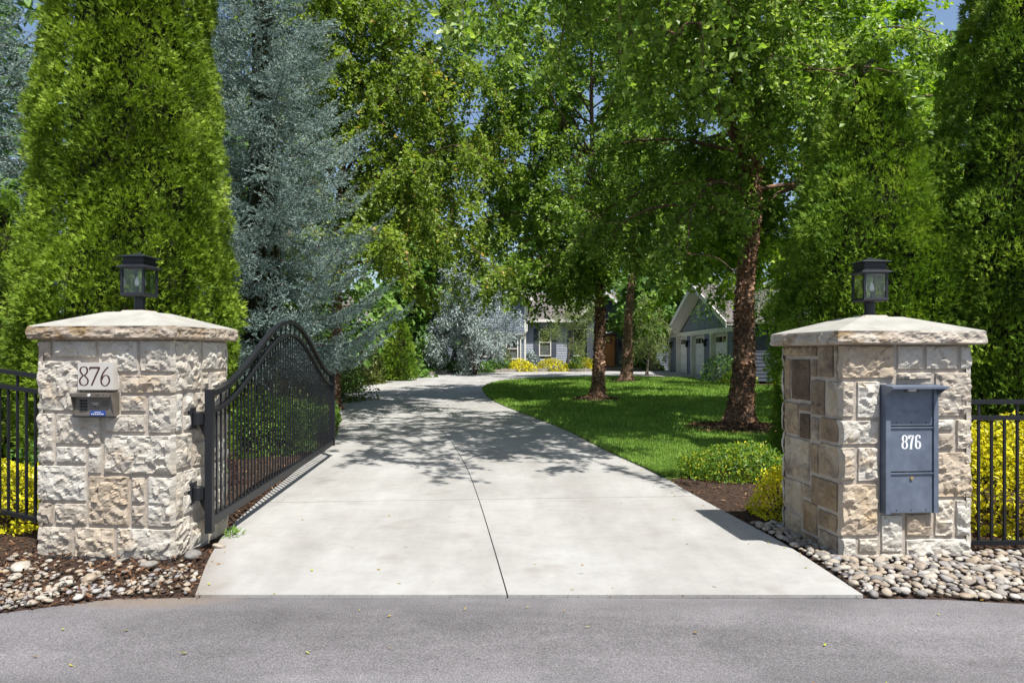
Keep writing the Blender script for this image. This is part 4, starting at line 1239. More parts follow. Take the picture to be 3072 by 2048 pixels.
def gable_fill(b, x0, x1, xc, y, z0, zp, axis='y', pitch=0.17):
    z = z0
    while z < zp - 0.05:
        zt = min(z + pitch, zp)
        f0 = (z - z0) / (zp - z0); f1 = (zt - z0) / (zp - z0)
        q = [(x0 + (xc - x0) * f0, -0.022, z), (x1 + (xc - x1) * f0, -0.022, z), (x1 + (xc - x1) * f1, 0, zt), (x0 + (xc - x0) * f1, 0, zt)]
        V = [(a, y + o, zz) if axis == 'y' else (y + o, a, zz) for a, o, zz in q]
        b.add(V, [(0, 1, 2, 3)])
        z = zt

def window(parent, x0, x1, y, z0, z1, blinds=True, rail=0.5, cols=1):
    w = MB(); f = 0.075
    w.box(x0, x0 + f, y - 0.06, y + 0.03, z0, z1); w.box(x1 - f, x1, y - 0.06, y + 0.03, z0, z1)
    w.box(x0 + f, x1 - f, y - 0.06, y + 0.03, z0, z0 + f); w.box(x0 + f, x1 - f, y - 0.06, y + 0.03, z1 - f, z1)
    wo_ = w.build('window', M['trim'], parent)
    zr = z0 + (z1 - z0) * rail
    MB().box(x0 + f, x1 - f, y - 0.045, y + 0.02, zr - 0.03, zr + 0.03).build('meeting_rail', M['trim'], wo_)
    for a, c in ((z0 + f, zr - 0.03), (zr + 0.03, z1 - f)):
        MB().box(x0 + f, x1 - f, y - 0.004, y + 0.002, a, c).build('pane', M['window'] if not blinds else M['glass'], wo_)
    if blinds:
        MB().box(x0 + f, x1 - f, y + 0.14, y + 0.15, z0 + f, z1 - f).build('dark_interior', M['black'], wo_)
        n = int((zr - z0) / 0.075)
        for k in range(n):
            z = z0 + f + 0.02 + k * 0.075
            V = [(x0 + f, y + 0.03, z), (x1 - f, y + 0.03, z), (x1 - f, y + 0.075, z + 0.03), (x0 + f, y + 0.075, z + 0.03)]
            V += [(a, b_, c + 0.006) for a, b_, c in V]
            MB().add(V, [(0, 1, 2, 3), (7, 6, 5, 4), (0, 4, 5, 1), (1, 5, 6, 2), (2, 6, 7, 3), (3, 7, 4, 0)]).build('blind_slat', M['white_paint'], wo_)
    return wo_

def slab(b, quad, t=0.12):
    V = [tuple(q) for q in quad] + [(x, y, z - t) for x, y, z in quad]
    return b.add(V, [(0, 1, 2, 3), (7, 6, 5, 4), (0, 4, 5, 1), (1, 5, 6, 2), (2, 6, 7, 3), (3, 7, 4, 0)])

def house():
    zg = 0.42
    t = empty('house', (3, 49, zg), 'blue-grey house with wooden front door and round window behind the trees', 'house')
    Y = 49.0
    # main wall
    wins = [(1.93, 2.80, 1.40, 3.40), (4.36, 5.22, 1.40, 3.40), (8.55, 9.10, 1.2, 2.6)]
    b = MB(); lap_wall(b, 0.9, 5.25, Y, zg, 4.0, holes=wins); b.build('wall', M['siding_pale'], t)
    b = MB(); lap_wall(b, 7.8, 14.0, Y, zg, 4.0, holes=wins); b.build('wall', M['siding'], t)
    b = MB(); lap_wall(b, -14.0, -2.8, Y, zg, 4.0); b.build('wall', M['siding'], t)
    MB().box(-14, 14, Y + 0.35, Y + 9, zg, 4.0).build('interior_wall', M['entry_wall'], t)
    for (x0, x1, z0, z1) in wins: window(t, x0, x1, Y - 0.02, z0, z1, blinds=x0 < 8)
    for x0 in (1.55, 2.84, 3.98):
        MB().box(x0, x0 + 0.34, Y - 0.05, Y - 0.023, 1.40, 3.40).build('shutter', M['entry_wall'], t)
    MB().box(-14.2, 14.2, Y - 0.62, Y - 0.58, 3.82, 4.02).build('fascia', M['trim'], t)
    r = slab(MB(), [(-14.5, Y - 0.6, 4.0), (14.5, Y - 0.6, 4.0), (14.5, Y + 4.6, 6.4), (-14.5, Y + 4.6, 6.4)]); slab(r, [(14.5, Y + 10, 4.0), (-14.5, Y + 10, 4.0), (-14.5, Y + 4.6, 6.4), (14.5, Y + 4.6, 6.4)])
    rf = r.build('roof', M['shingle'], t)
    # two-storey gabled wing at the left
    Yw = 46.2; xa, xb, xc = -2.75, 0.92, -0.92
    w2 = [(-2.2, -0.95, 1.35, 2.75), (-0.42, 0.42, 1.2, 2.65)]
    b = MB(); lap_wall(b, xa, xb, Yw, zg, 2.9, holes=w2); lap_wall(b, xa, xb, Yw - 0.25, 2.98, 5.35)
    gable_fill(b, xa, xb, xc, Yw - 0.25, 5.55, 6.75); b.build('wing_wall', M['siding'], t)
    b = MB(); b.box(xb - 0.02, xb, Yw, Y, zg, 5.6); b.box(xa, xa + 0.02, Yw, Y, zg, 5.6); b.build('wing_side_wall', M['siding'], t)
    MB().box(xa, xb, Yw - 0.24, Yw + 0.1, 2.86, 2.97).build('overhang_soffit', M['trim'], t)
    MB().box(xa - 0.02, xb + 0.02, Yw - 0.30, Yw - 0.24, 5.35, 5.55).build('band_board', M['trim'], t)
    for x in (xa - 0.02, xb - 0.09):
        MB().box(x, x + 0.11, Yw - 0.29, Yw - 0.24, 2.98, 5.35).build('corner_board', M['trim'], t)
        MB().box(x, x + 0.11, Yw - 0.05, Yw + 0.0, zg, 2.86).build('corner_board', M['trim'], t)
    window(t, -2.2, -1.58, Yw - 0.02, 1.35, 2.75, False, 0.45); window(t, -1.57, -0.95, Yw - 0.02, 1.35, 2.75, False, 0.45); window(t, -0.42, 0.42, Yw - 0.02, 1.2, 2.65)
    k = (6.75 - 5.55) / (xc - xa)
    ov = 0.5
    r = MB(); zl = 5.58 - k * ov
    slab(r, [(xa - ov, Yw - 0.75, zl), (xc, Yw - 0.75, 6.85), (xc, Y + 4, 6.85), (xa - ov, Y + 4, zl)]); slab(r, [(xc, Yw - 0.75, 6.85), (xb + ov, Yw - 0.75, zl), (xb + ov, Y + 4, zl), (xc, Y + 4, 6.85)])
    r.build('wing_roof', M['shingle'], t)
    for s, x1 in ((0, xa - ov), (1, xb + ov)):
        V = [(x1, Yw - 0.80, zl - 0.02), (xc, Yw - 0.80, 6.83), (xc, Yw - 0.80, 6.60), (x1, Yw - 0.80, zl - 0.25)]
        V += [(x, y + 0.05, z) for x, y, z in V]
        MB().add(V, [(0, 1, 2, 3), (7, 6, 5, 4), (0, 4, 5, 1), (1, 5, 6, 2), (2, 6, 7, 3), (3, 7, 4, 0)]).build('barge_board', M['trim'], t)
    # downpipe at the wing corner
    MB().tube([(xb + 0.08, Yw - 0.2, 5.3), (xb + 0.08, Yw - 0.2, 3.1), (xb - 0.35, Yw - 0.1, 2.5), (xb - 0.35, Yw - 0.1, 0.5)], 0.05, 8).build('downpipe', M['trim'], t)
    # entry: slate wall, round window, wooden door under a gable
    Ye = 48.3; e0, e1, ec = 5.3, 7.85, 6.6
    b = MB(); b.box(e0, e1, Ye, Ye + 1.0, zg, 4.7); b.build('entry_wall', M['entry_wall'], t)
    b = MB(); b.add([(e0, Ye, 4.7), (e1, Ye, 4.7), (ec, Ye, 5.7), (e0, Ye + 0.9, 4.7), (e1, Ye + 0.9, 4.7), (ec, Ye + 0.9, 5.7)], [(0, 1, 2), (5, 4, 3), (0, 2, 5, 3), (1, 4, 5, 2)]); b.build('entry_gable', M['entry_wall'], t)
    r = MB(); slab(r, [(e0 - 0.45, Ye - 0.6, 4.45), (ec, Ye - 0.6, 5.95), (ec, Ye + 5, 5.95), (e0 - 0.45, Ye + 5, 4.45)]); slab(r, [(ec, Ye - 0.6, 5.95), (e1 + 0.45, Ye - 0.6, 4.45), (e1 + 0.45, Ye + 5, 4.45), (ec, Ye + 5, 5.95)])
    r.build('entry_roof', M['shingle'], t)
    for x1 in (e0 - 0.45, e1 + 0.45):
        V = [(x1, Ye - 0.65, 4.43), (ec, Ye - 0.65, 5.93), (ec, Ye - 0.65, 5.72), (x1, Ye - 0.65, 4.22)]
        V += [(x, y + 0.05, z) for x, y, z in V]
        MB().add(V, [(0, 1, 2, 3), (7, 6, 5, 4), (0, 4, 5, 1), (1, 5, 6, 2), (2, 6, 7, 3), (3, 7, 4, 0)]).build('barge_board', M['trim'], t)
    wc = (6.76, 3.54); ro = 0.53
    n = 32; V = []; F = []
    for rr, yy_ in ((ro, Ye - 0.07), (ro - 0.09, Ye - 0.07), (ro - 0.09, Ye - 0.003), (ro, Ye - 0.003)):
        V += [(wc[0] + rr * math.cos(2 * math.pi * i / n), yy_, wc[1] + rr * math.sin(2 * math.pi * i / n)) for i in range(n)]
    for a in range(4):
        for i in range(n): F.append((a * n + i, a * n + (i + 1) % n, ((a + 1) % 4) * n + (i + 1) % n, ((a + 1) % 4) * n + i))
    rw = MB().add(V, F).build('round_window', M['trim'], t)
    V = [(wc[0] + (ro - 0.09) * math.cos(2 * math.pi * i / n), Ye - 0.02, wc[1] + (ro - 0.09) * math.sin(2 * math.pi * i / n)) for i in range(n)]
    MB().add(V, [tuple(range(n))[::-1]]).build('pane', M['window'], rw)
    MB().box(wc[0] - ro + 0.08, wc[0] + ro - 0.08, Ye - 0.06, Ye - 0.021, wc[1] - 0.02, wc[1] + 0.02).build('glazing_bar', M['trim'], rw)
    d = MB(); d.box(6.02, 6.16, Ye - 0.1, Ye - 0.002, 0.66, 2.95); d.box(7.24, 7.38, Ye - 0.1, Ye - 0.002, 0.66, 2.95); d.box(6.16, 7.24, Ye - 0.1, Ye - 0.002, 2.81, 2.95)
    dr = d.build('door_frame', M['wood_dark'], t)
    d = MB(); d.box(6.16, 7.24, Ye - 0.05, Ye - 0.003, 0.68, 2.81); dd = d.build('door', M['wood_door'], t)
    for z0, z1 in ((0.78, 1.35), (1.45, 2.2)):
        for x0 in (6.24, 6.74): MB().box(x0, x0 + 0.42, Ye - 0.065, Ye - 0.051, z0, z1).build('panel', M['wood_door'], dd)
    for k in range(4): MB().box(6.26, 7.14, Ye - 0.062, Ye - 0.051, 2.32 + k * 0.11, 2.38 + k * 0.11).build('louvre', M['wood_dark'], dd)
    MB().tube([(7.16, Ye - 0.11, 1.5), (7.16, Ye - 0.11, 1.8)], 0.015, 8).build('handle', M['brass'], dd)
    s = MB(); s.lathe(7.56, Ye - 0.14, [(0.03, 2.02), (0.09, 2.06), (0.09, 2.32), (0.11, 2.34), (0.02, 2.44)], 8); s.box(7.53, 7.59, Ye - 0.14, Ye, 2.34, 2.40); s.build('wall_lamp', M['black'], t)
    for k in range(2): MB().box(5.6 - k * 0.1, 7.9 + k * 0.1, Ye - 0.7 - k * 0.4, Ye - 0.3 - k * 0.4 + (0.3 if k == 0 else 0), 0.3, 0.62 - k * 0.14).build('step', M['kerb_stone'], t)
    # chimney-like upper dormer roof seen as shingles between leaves
house()

def garage():
    zg = 0.30; X = 10.5
    t = empty('garage', (X + 3, 38, zg), 'blue-grey garage wing with three white overhead doors and cream gable boards', 'garage')
    doors = [(41.0, 43.3), (37.3, 39.85), (33.3, 35.95)]
    dz = 2.62
    holes = [(a, c, 0, dz) for a, c in doors]
    b = MB(); lap_wall(b, 31.5, 45.3, X, zg, 2.95, axis='x', holes=holes); gable_fill(b, 31.9, 42.1, 37.0, X - 0.02, 2.95, 5.0, 'x'); b.build('wall', M['siding'], t)
    b = MB(); lap_wall(b, X + 0.02, 19, 31.5, zg, 2.95); b.build('end_wall', M['entry_wall'], t)  # darker slate material paints in the tree shade on this wall
    MB().box(X + 0.5, 19, 31.8, 45.2, zg, 2.95).build('inner_wall', M['garage_door'], t)
    b = MB()
    lap_wall(b, X + 0.02, 14, 45.3, zg, 2.95); b.build('rear_wall', M['siding'], t)
    MB().box(X - 0.05, X - 0.023, 31.5, 45.3, dz + 0.02, dz + 0.26).build('band_board', M['trim'], t)
    for a, c in doors:
        for y in (a - 0.14, c):
            MB().box(X - 0.05, X - 0.023, y, y + 0.14, zg, dz + 0.02).build('door_trim', M['trim'], t)
        for y in (a, c - 0.03):
            MB().box(X - 0.022, X + 0.24, y, y + 0.03, zg, dz).build('door_reveal', M['trim'], t)
        MB().box(X - 0.022, X + 0.24, a + 0.03, c - 0.03, dz - 0.03, dz).build('door_head', M['trim'], t)
        d = empty('garage_door', (0, 0, 0)); d.parent = t; d.location = Vector((X + 0.24, (a + c) / 2, zg)) - t.location
        h = (dz - 0.05 - zg) / 4
        for k in range(4):
            MB().box(X + 0.20, X + 0.24, a + 0.04, c - 0.04, zg + 0.02 + k * h, zg + 0.02 + (k + 1) * h - 0.018).build('panel', M['garage_door'], d)
        w = (c - a - 0.5) / 2
        for k in range(2):
            y0 = a + 0.18 + k * (w + 0.14)
            MB().box(X + 0.185, X + 0.199, y0, y0 + w, zg + 0.02 + 3 * h + 0.14, zg + 4 * h - 0.12).build('pane', M['window'], d)
    for y in (45.2,):
        MB().box(X - 0.05, X + 0.0, y, y + 0.12, zg, 2.95).build('corner_board', M['trim'], t)
    for y in (44.5, 40.4, 36.6):
        s = MB(); s.lathe(X - 0.16, y, [(0.03, 1.95), (0.09, 2.0), (0.09, 2.25), (0.12, 2.27), (0.02, 2.38)], 8); s.box(X - 0.17, X, y - 0.03, y + 0.03, 2.28, 2.36); s.build('wall_lamp', M['black'], t)
    # gable roof over the doors, eave overhang and the lower eave at the left end
    xo = X - 0.75; yc = 37.0; zp = 5.35; ya, yb = 31.0, 42.9; ze = 3.02
    r = MB(); slab(r, [(xo, ya, ze), (xo, yc, zp), (20, yc, zp), (20, ya, ze)], 0.10); slab(r, [(xo, yc, zp), (xo, yb, ze), (20, yb, ze), (20, yc, zp)], 0.10); r.build('roof', M['shingle'], t)
    for y1 in (ya, yb):
        V = [(xo - 0.05, y1, ze + 0.03), (xo - 0.05, yc, zp + 0.03), (xo - 0.05, yc, zp - 0.24), (xo - 0.05, y1, ze - 0.24)]
        V += [(x + 0.05, y, z) for x, y, z in V]
        MB().add(V, [(0, 1, 2, 3), (7, 6, 5, 4), (0, 4, 5, 1), (1, 5, 6, 2), (2, 6, 7, 3), (3, 7, 4, 0)]).build('barge_board', M['trim'], t)
        V = [(xo, y1, ze - 0.12), (xo, yc, zp - 0.12), (X + 0.02, yc, zp - 0.12), (X + 0.02, y1, ze - 0.12)]
        V += [(x, y, z - 0.03) for x, y, z in V]
        MB().add(V, [(0, 1, 2, 3), (7, 6, 5, 4), (0, 4, 5, 1), (1, 5, 6, 2), (2, 6, 7, 3), (3, 7, 4, 0)]).build('soffit', M['trim'], t)
    r = MB(); slab(r, [(X - 0.55, 42.6, 3.0), (X - 0.55, 46.0, 3.0), (15, 46.0, 4.6), (15, 42.6, 4.6)], 0.08); r.build('side_roof', M['shingle'], t)
    MB().box(X - 0.62, X - 0.55, 42.95, 46.0, 2.82, 3.0).build('gutter', M['trim'], t)
    MB().tube([(X - 0.58, 45.9, 2.85), (X - 0.06, 45.45, 2.45), (X - 0.06, 45.45, 0.4)], 0.045, 8).build('downpipe', M['trim'], t)
garage()

# low stone edging along the far side of the driveway
def edging():
    t = empty('stone_edging', (3, 44, 0.4), 'low stone edging of the planting bed in front of the house', 'edging')
    P = [(-4.6, 38.6), (-3.9, 41.9), (-0.7, 43.5), (5.0, 45.5), (5.3, 45.6)]
    Q = [(8.1, 46.7), (10.3, 47.4)]
    r = random.Random(3)
    for line in (P, Q):
        for (x0, y0), (x1, y1) in zip(line[:-1], line[1:]):
            L = math.hypot(x1 - x0, y1 - y0); U = ((x1 - x0) / L, (y1 - y0) / L); N = (-U[1], U[0])
            s = 0.0
            while s < L - 0.1:
                w = min(r.uniform(0.4, 0.8), L - s)
                b = MB(); zb = float(tz(y0 + U[1] * s)); h = r.uniform(0.17, 0.23)
                b.obox((x0, y0), U, N, s, s + w - 0.02, -0.02 + r.uniform(-0.02, 0.02), 0.28, zb - 0.1, zb + h)
                b.build('stone', M['kerb_stone'], t); s += w
edging()
# ------------------------------------------------------------------ vegetation
LIGHT = -np.array(SUN_DIR[:])
def unit(v): return v / np.maximum(1e-9, np.linalg.norm(v, axis=-1, keepdims=True))
def rand_unit(n, r): return unit(r.normal(0, 1, (n, 3)))

def leaf_quads(base, axis, side, L, W, fold=0.12):
    nrm = np.cross(axis, side)
    m = base + axis * (L * 0.46)[:, None] + nrm * (L * fold)[:, None]
    h = side * (W / 2)[:, None]
    return np.stack([base, m + h, base + axis * L[:, None], m - h], 1)

def frame_for(axis, r):
    s = np.cross(axis, rand_unit(len(axis), r))
    return unit(s)

def foliage(name, P, tint, mat, parent):
    n, k = P.shape[:2]
    me = mesh_np(name, P.reshape(-1, 3), [np.arange(n * k).reshape(n, k)], attr=tint)
    return obj(name, me, mat, parent)

def path(start, d, L, n, r, droop=0.0, wob=0.12, up=0.0):
    pts = [np.array(start, float)]; d = np.array(d, float); d /= np.linalg.norm(d)
    for i in range(n):
        d = d + r.normal(0, wob, 3) * 0.5 + np.array([0, 0, up - droop * (i + 1) / n])
        d /= np.linalg.norm(d)
        pts.append(pts[-1] + d * L / n)
    return np.array(pts)

def along(pts, t):
    f = t * (len(pts) - 1); i = int(min(f, len(pts) - 2)); return pts[i] + (pts[i + 1] - pts[i]) * (f - i), pts[i + 1] - pts[i]

def trunk_mesh(pts, rad, sides, seed, amp, fine=False):
    V = []; n = len(pts)
    th = np.linspace(0, 2 * np.pi, sides, endpoint=False)
    s = 0
    for i, p in enumerate(pts):
        nz = fbm(np.cos(th) * 2.2 + seed, np.sin(th) * 2.2 + s * 2.5, seed, 4) * 2 * amp + fbm(np.cos(th) * 7 + seed, np.sin(th) * 7 + s * 9, seed + 3, 3) * amp
        rr = rad[i] * (1 + nz)
        V.append(np.stack([p[0] + rr * np.cos(th), p[1] + rr * np.sin(th), np.full(sides, p[2])], 1))
        if i < n - 1: s += np.linalg.norm(pts[i + 1] - p)
    V = np.concatenate(V)
    i = np.arange(n - 1)[:, None]; k = np.arange(sides)[None, :]
    a = (i * sides + k).ravel(); b_ = (i * sides + (k + 1) % sides).ravel()
    return V, np.stack([a, b_, b_ + sides, a + sides], 1)

def tree(name, label, base, H, crown_r, z_low, n_limb, leaf, n_leaf, mat, trunk_r, seed, cat='tree', group=None, env=None,
         subs=8, twigs=7, bark=None, lean=(0, 0), flakes=0, extra=(), droop=0.35, twig_len=(0.35, 0.8), twig_down=0.5, sides=14, aspect=0.72, fork=None, gap=0.0, floor=0.0, big_twigs=True):
    r = np.random.default_rng(seed)
    bark = bark or M['bark']
    t = empty(name, base, label, cat, group)
    b0 = np.array(base, float)
    # trunk
    nr = int(max(12, H / (0.10 if flakes else 0.3)))
    zz = np.linspace(0, 1, nr) ** (1.0 if flakes else 1.2)
    wx = fbm(zz * 4 + seed, zz * 0, seed, 2) * trunk_r * 3; wy = fbm(zz * 4, zz * 0 + seed, seed + 1, 2) * trunk_r * 3
    wx -= wx[0]; wy -= wy[0]
    tp = np.stack([b0[0] + wx + lean[0] * zz, b0[1] + wy + lean[1] * zz, b0[2] - 0.08 + H * 0.96 * zz], 1)
    h = (tp[:, 2] - b0[2])
    tr = trunk_r * (1 - 0.90 * zz ** 0.85) + trunk_r * 0.75 * np.exp(-np.clip(h, 0, None) / 0.16) + trunk_r * 0.15 * np.exp(-np.clip(h, 0, None) / 0.6)
    V, F = trunk_mesh(tp, tr, 30 if flakes else sides, seed, 0.10 if flakes else 0.05)
    obj('trunk', mesh_np('trunk', V, [F], True), bark, t)
    if flakes:
        hh = r.random(flakes) ** 1.3 * 6.5
        th = r.random(flakes) * 2 * np.pi
        ci = np.stack([np.interp(hh, h, tp[:, 0]), np.interp(hh, h, tp[:, 1])], 1); rr = np.interp(hh, h, tr) * 1.03
        out = np.stack([np.cos(th), np.sin(th), 0 * th], 1); tan = np.stack([-np.sin(th), np.cos(th), 0 * th], 1)
        c = np.concatenate([ci, (b0[2] + hh)[:, None]], 1) + out * rr[:, None]
        w = r.uniform(0.02, 0.07, flakes); hgt = r.uniform(0.02, 0.075, flakes); curl = r.uniform(0.006, 0.045, flakes)
        sgn = r.choice([-1, 1], flakes)
        upv = np.array([0, 0, 1.0]) + r.normal(0, 0.35, (flakes, 3)); upv = unit(upv)
        A = c - tan * (w * 0.5 * sgn)[:, None]; B = c + tan * (w * 0.5 * sgn)[:, None] + out * curl[:, None]
        P = np.stack([A - upv * (hgt / 2)[:, None], B - upv * (hgt * 0.35)[:, None], B + upv * (hgt * 0.45)[:, None], A + upv * (hgt / 2)[:, None]], 1)
        foliage('bark_flakes', P, np.clip(r.beta(2.0, 3.0, flakes), 0, 1), M['flake'], t)['kind'] = 'stuff'
    env = env or (lambda f: float(np.interp(f, [0, 0.12, 0.3, 0.6, 1], [0.86, 1.0, 0.92, 0.62, 0.16])))
    lb = MB(); S = []; D = []; L = []; rt = []
    limbs = []
    for i in range(n_limb):
        f = (i + 0.5) / n_limb
        z = z_low * 0.92 + (H * 0.93 - z_low * 0.92) * f ** 1.1
        az = i * 2.39996 + r.normal(0, 0.25) + seed
        Rl = crown_r * env(f) * r.uniform(0.8, 1.12)
        start = np.array([np.interp(z, h, tp[:, 0]), np.interp(z, h, tp[:, 1]), b0[2] + z])
        el = 0.35 + 0.75 * f
        d = np.array([math.cos(az), math.sin(az), math.tan(el) * 0.75])
        limbs.append((path(start, d, Rl * 1.15, 8, r, droop * (1.1 - f * 0.7), 0.16), np.interp(z, h, tr) * 0.42, Rl))
    for (z, target) in extra:
        start = np.array([np.interp(z, h, tp[:, 0]), np.interp(z, h, tp[:, 1]), b0[2] + z])
        v = np.array(target) - start; Ln = np.linalg.norm(v)
        q = np.linspace(0, 1, 10)[:, None]
        pts = start + v * q + np.array([0, 0, 1.0]) * (0.22 * Ln * np.sin(np.pi * q)) + r.normal(0, 0.05, (10, 3)) * q
        limbs.append((pts, np.interp(z, h, tr) * 0.5, Ln))
    for pts, r0, Rl in limbs:
        k = len(pts)
        lb.tube(pts, [max(0.008, r0 * (1 - 0.9 * j / (k - 1))) for j in range(k)], 6 if big_twigs else 4)
        ns = max(4, int(subs * (0.5 + Rl / crown_r * 0.6)))
        for s in range(ns):
            tt = 0.16 + 0.84 * (s + r.random()) / ns
            p, d = along(pts, min(tt, 0.999)); d = d / np.linalg.norm(d)
            dd = d * 0.55 + unit(r.normal(0, 1, 3) * np.array([1, 1, 0.6])) * 0.85
            Ls = Rl * r.uniform(0.20, 0.40) * (1.15 - tt * 0.5)
            sp = path(p, dd, Ls, 5, r, droop, 0.2)
            if big_twigs or s % 3 == 0: lb.tube(sp, [max(0.004, r0 * 0.25 * (1 - 0.75 * j / 5)) for j in range(6)], 4, False)
            for w in range(twigs):
                q, e = along(sp, min(0.999, 0.15 + 0.85 * (w + r.random()) / twigs)); e = e / np.linalg.norm(e)
                S.append(q); D.append(e * 0.6 + r.normal(0, 0.55, 3) + np.array([0, 0, -twig_down])); L.append(r.uniform(*twig_len))
    lb.build('branches', bark, t, True)
    S = np.array(S); D = unit(np.array(D)); L = np.array(L)
    if floor:
        k = S[:, 2] - L * 0.7 > floor; S, D, L = S[k], D[k], L[k]
    if gap:
        g_ = vnoise(S[:, 0] * 0.55 + seed, S[:, 2] * 0.55 + S[:, 1] * 0.35, seed)
        k = g_ > gap; S, D, L = S[k], D[k], L[k]
    nt = len(S); per = max(1, n_leaf // nt); n = nt * per
    idx = np.repeat(np.arange(nt), per)
    u = r.random(n) ** 0.8
    Lt = L[idx]
    p = S[idx] + D[idx] * (Lt * u)[:, None] + np.array([0, 0, -1.0]) * (0.35 * Lt * u * u)[:, None]
    p = p + rand_unit(n, r) * (leaf * r.uniform(0.2, 1.3, n))[:, None]
    nrm = unit(LIGHT * 0.95 + rand_unit(n, r))          # blades turn towards the light
    ax = rand_unit(n, r) * 0.9 + D[idx] * 0.5 + np.array([0, 0, -0.55])
    ax = unit(ax - nrm * (ax * nrm).sum(1, keepdims=True))
    sd = np.cross(nrm, ax)
    Lf = leaf * np.clip(r.normal(0.95, 0.27, n), 0.4, 1.6)
    P = leaf_quads(p, ax, sd, Lf, Lf * aspect)
    tint = np.clip(0.42 + 0.22 * r.normal(0, 1, n) + 0.16 * r.normal(0, 1, nt)[idx], 0, 1)
    foliage('crown', P, tint, mat, t)
    if big_twigs:
        e = S + D * L[:, None] * 0.9 + np.array([0, 0, -0.28]) * L[:, None]
        m_ = S + D * L[:, None] * 0.5 + np.array([0, 0, -0.09]) * L[:, None]
        s_ = frame_for(D, r) * 0.0035
        P = np.concatenate([np.stack([S - s_, S + s_, m_ + s_, m_ - s_], 1), np.stack([m_ - s_, m_ + s_, e + s_ * 0.4, e - s_ * 0.4], 1)])
        foliage('twigs', P, np.full(len(P), 0.4), M['twig'], t)['kind'] = 'stuff'
    return t

def inner_shade_shell(parent, b0, H, z0, rf, seed, mat=None):
    """added closed shell inside an evergreen: dense growth, gap shade put in its colour"""
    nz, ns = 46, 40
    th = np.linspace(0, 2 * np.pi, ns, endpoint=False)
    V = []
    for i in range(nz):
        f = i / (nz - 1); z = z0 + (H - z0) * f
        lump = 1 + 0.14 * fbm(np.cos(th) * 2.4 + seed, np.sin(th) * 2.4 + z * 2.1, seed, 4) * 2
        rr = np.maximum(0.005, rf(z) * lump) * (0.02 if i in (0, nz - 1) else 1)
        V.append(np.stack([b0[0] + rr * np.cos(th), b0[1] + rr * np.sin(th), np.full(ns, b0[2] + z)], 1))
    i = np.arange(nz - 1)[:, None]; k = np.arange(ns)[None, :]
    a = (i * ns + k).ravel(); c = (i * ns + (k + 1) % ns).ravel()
    return obj('inner_shade_shell', mesh_np('inner_shade_shell', np.concatenate(V), [np.stack([a, c, c + ns, a + ns], 1)]), mat or M['inner'], parent)

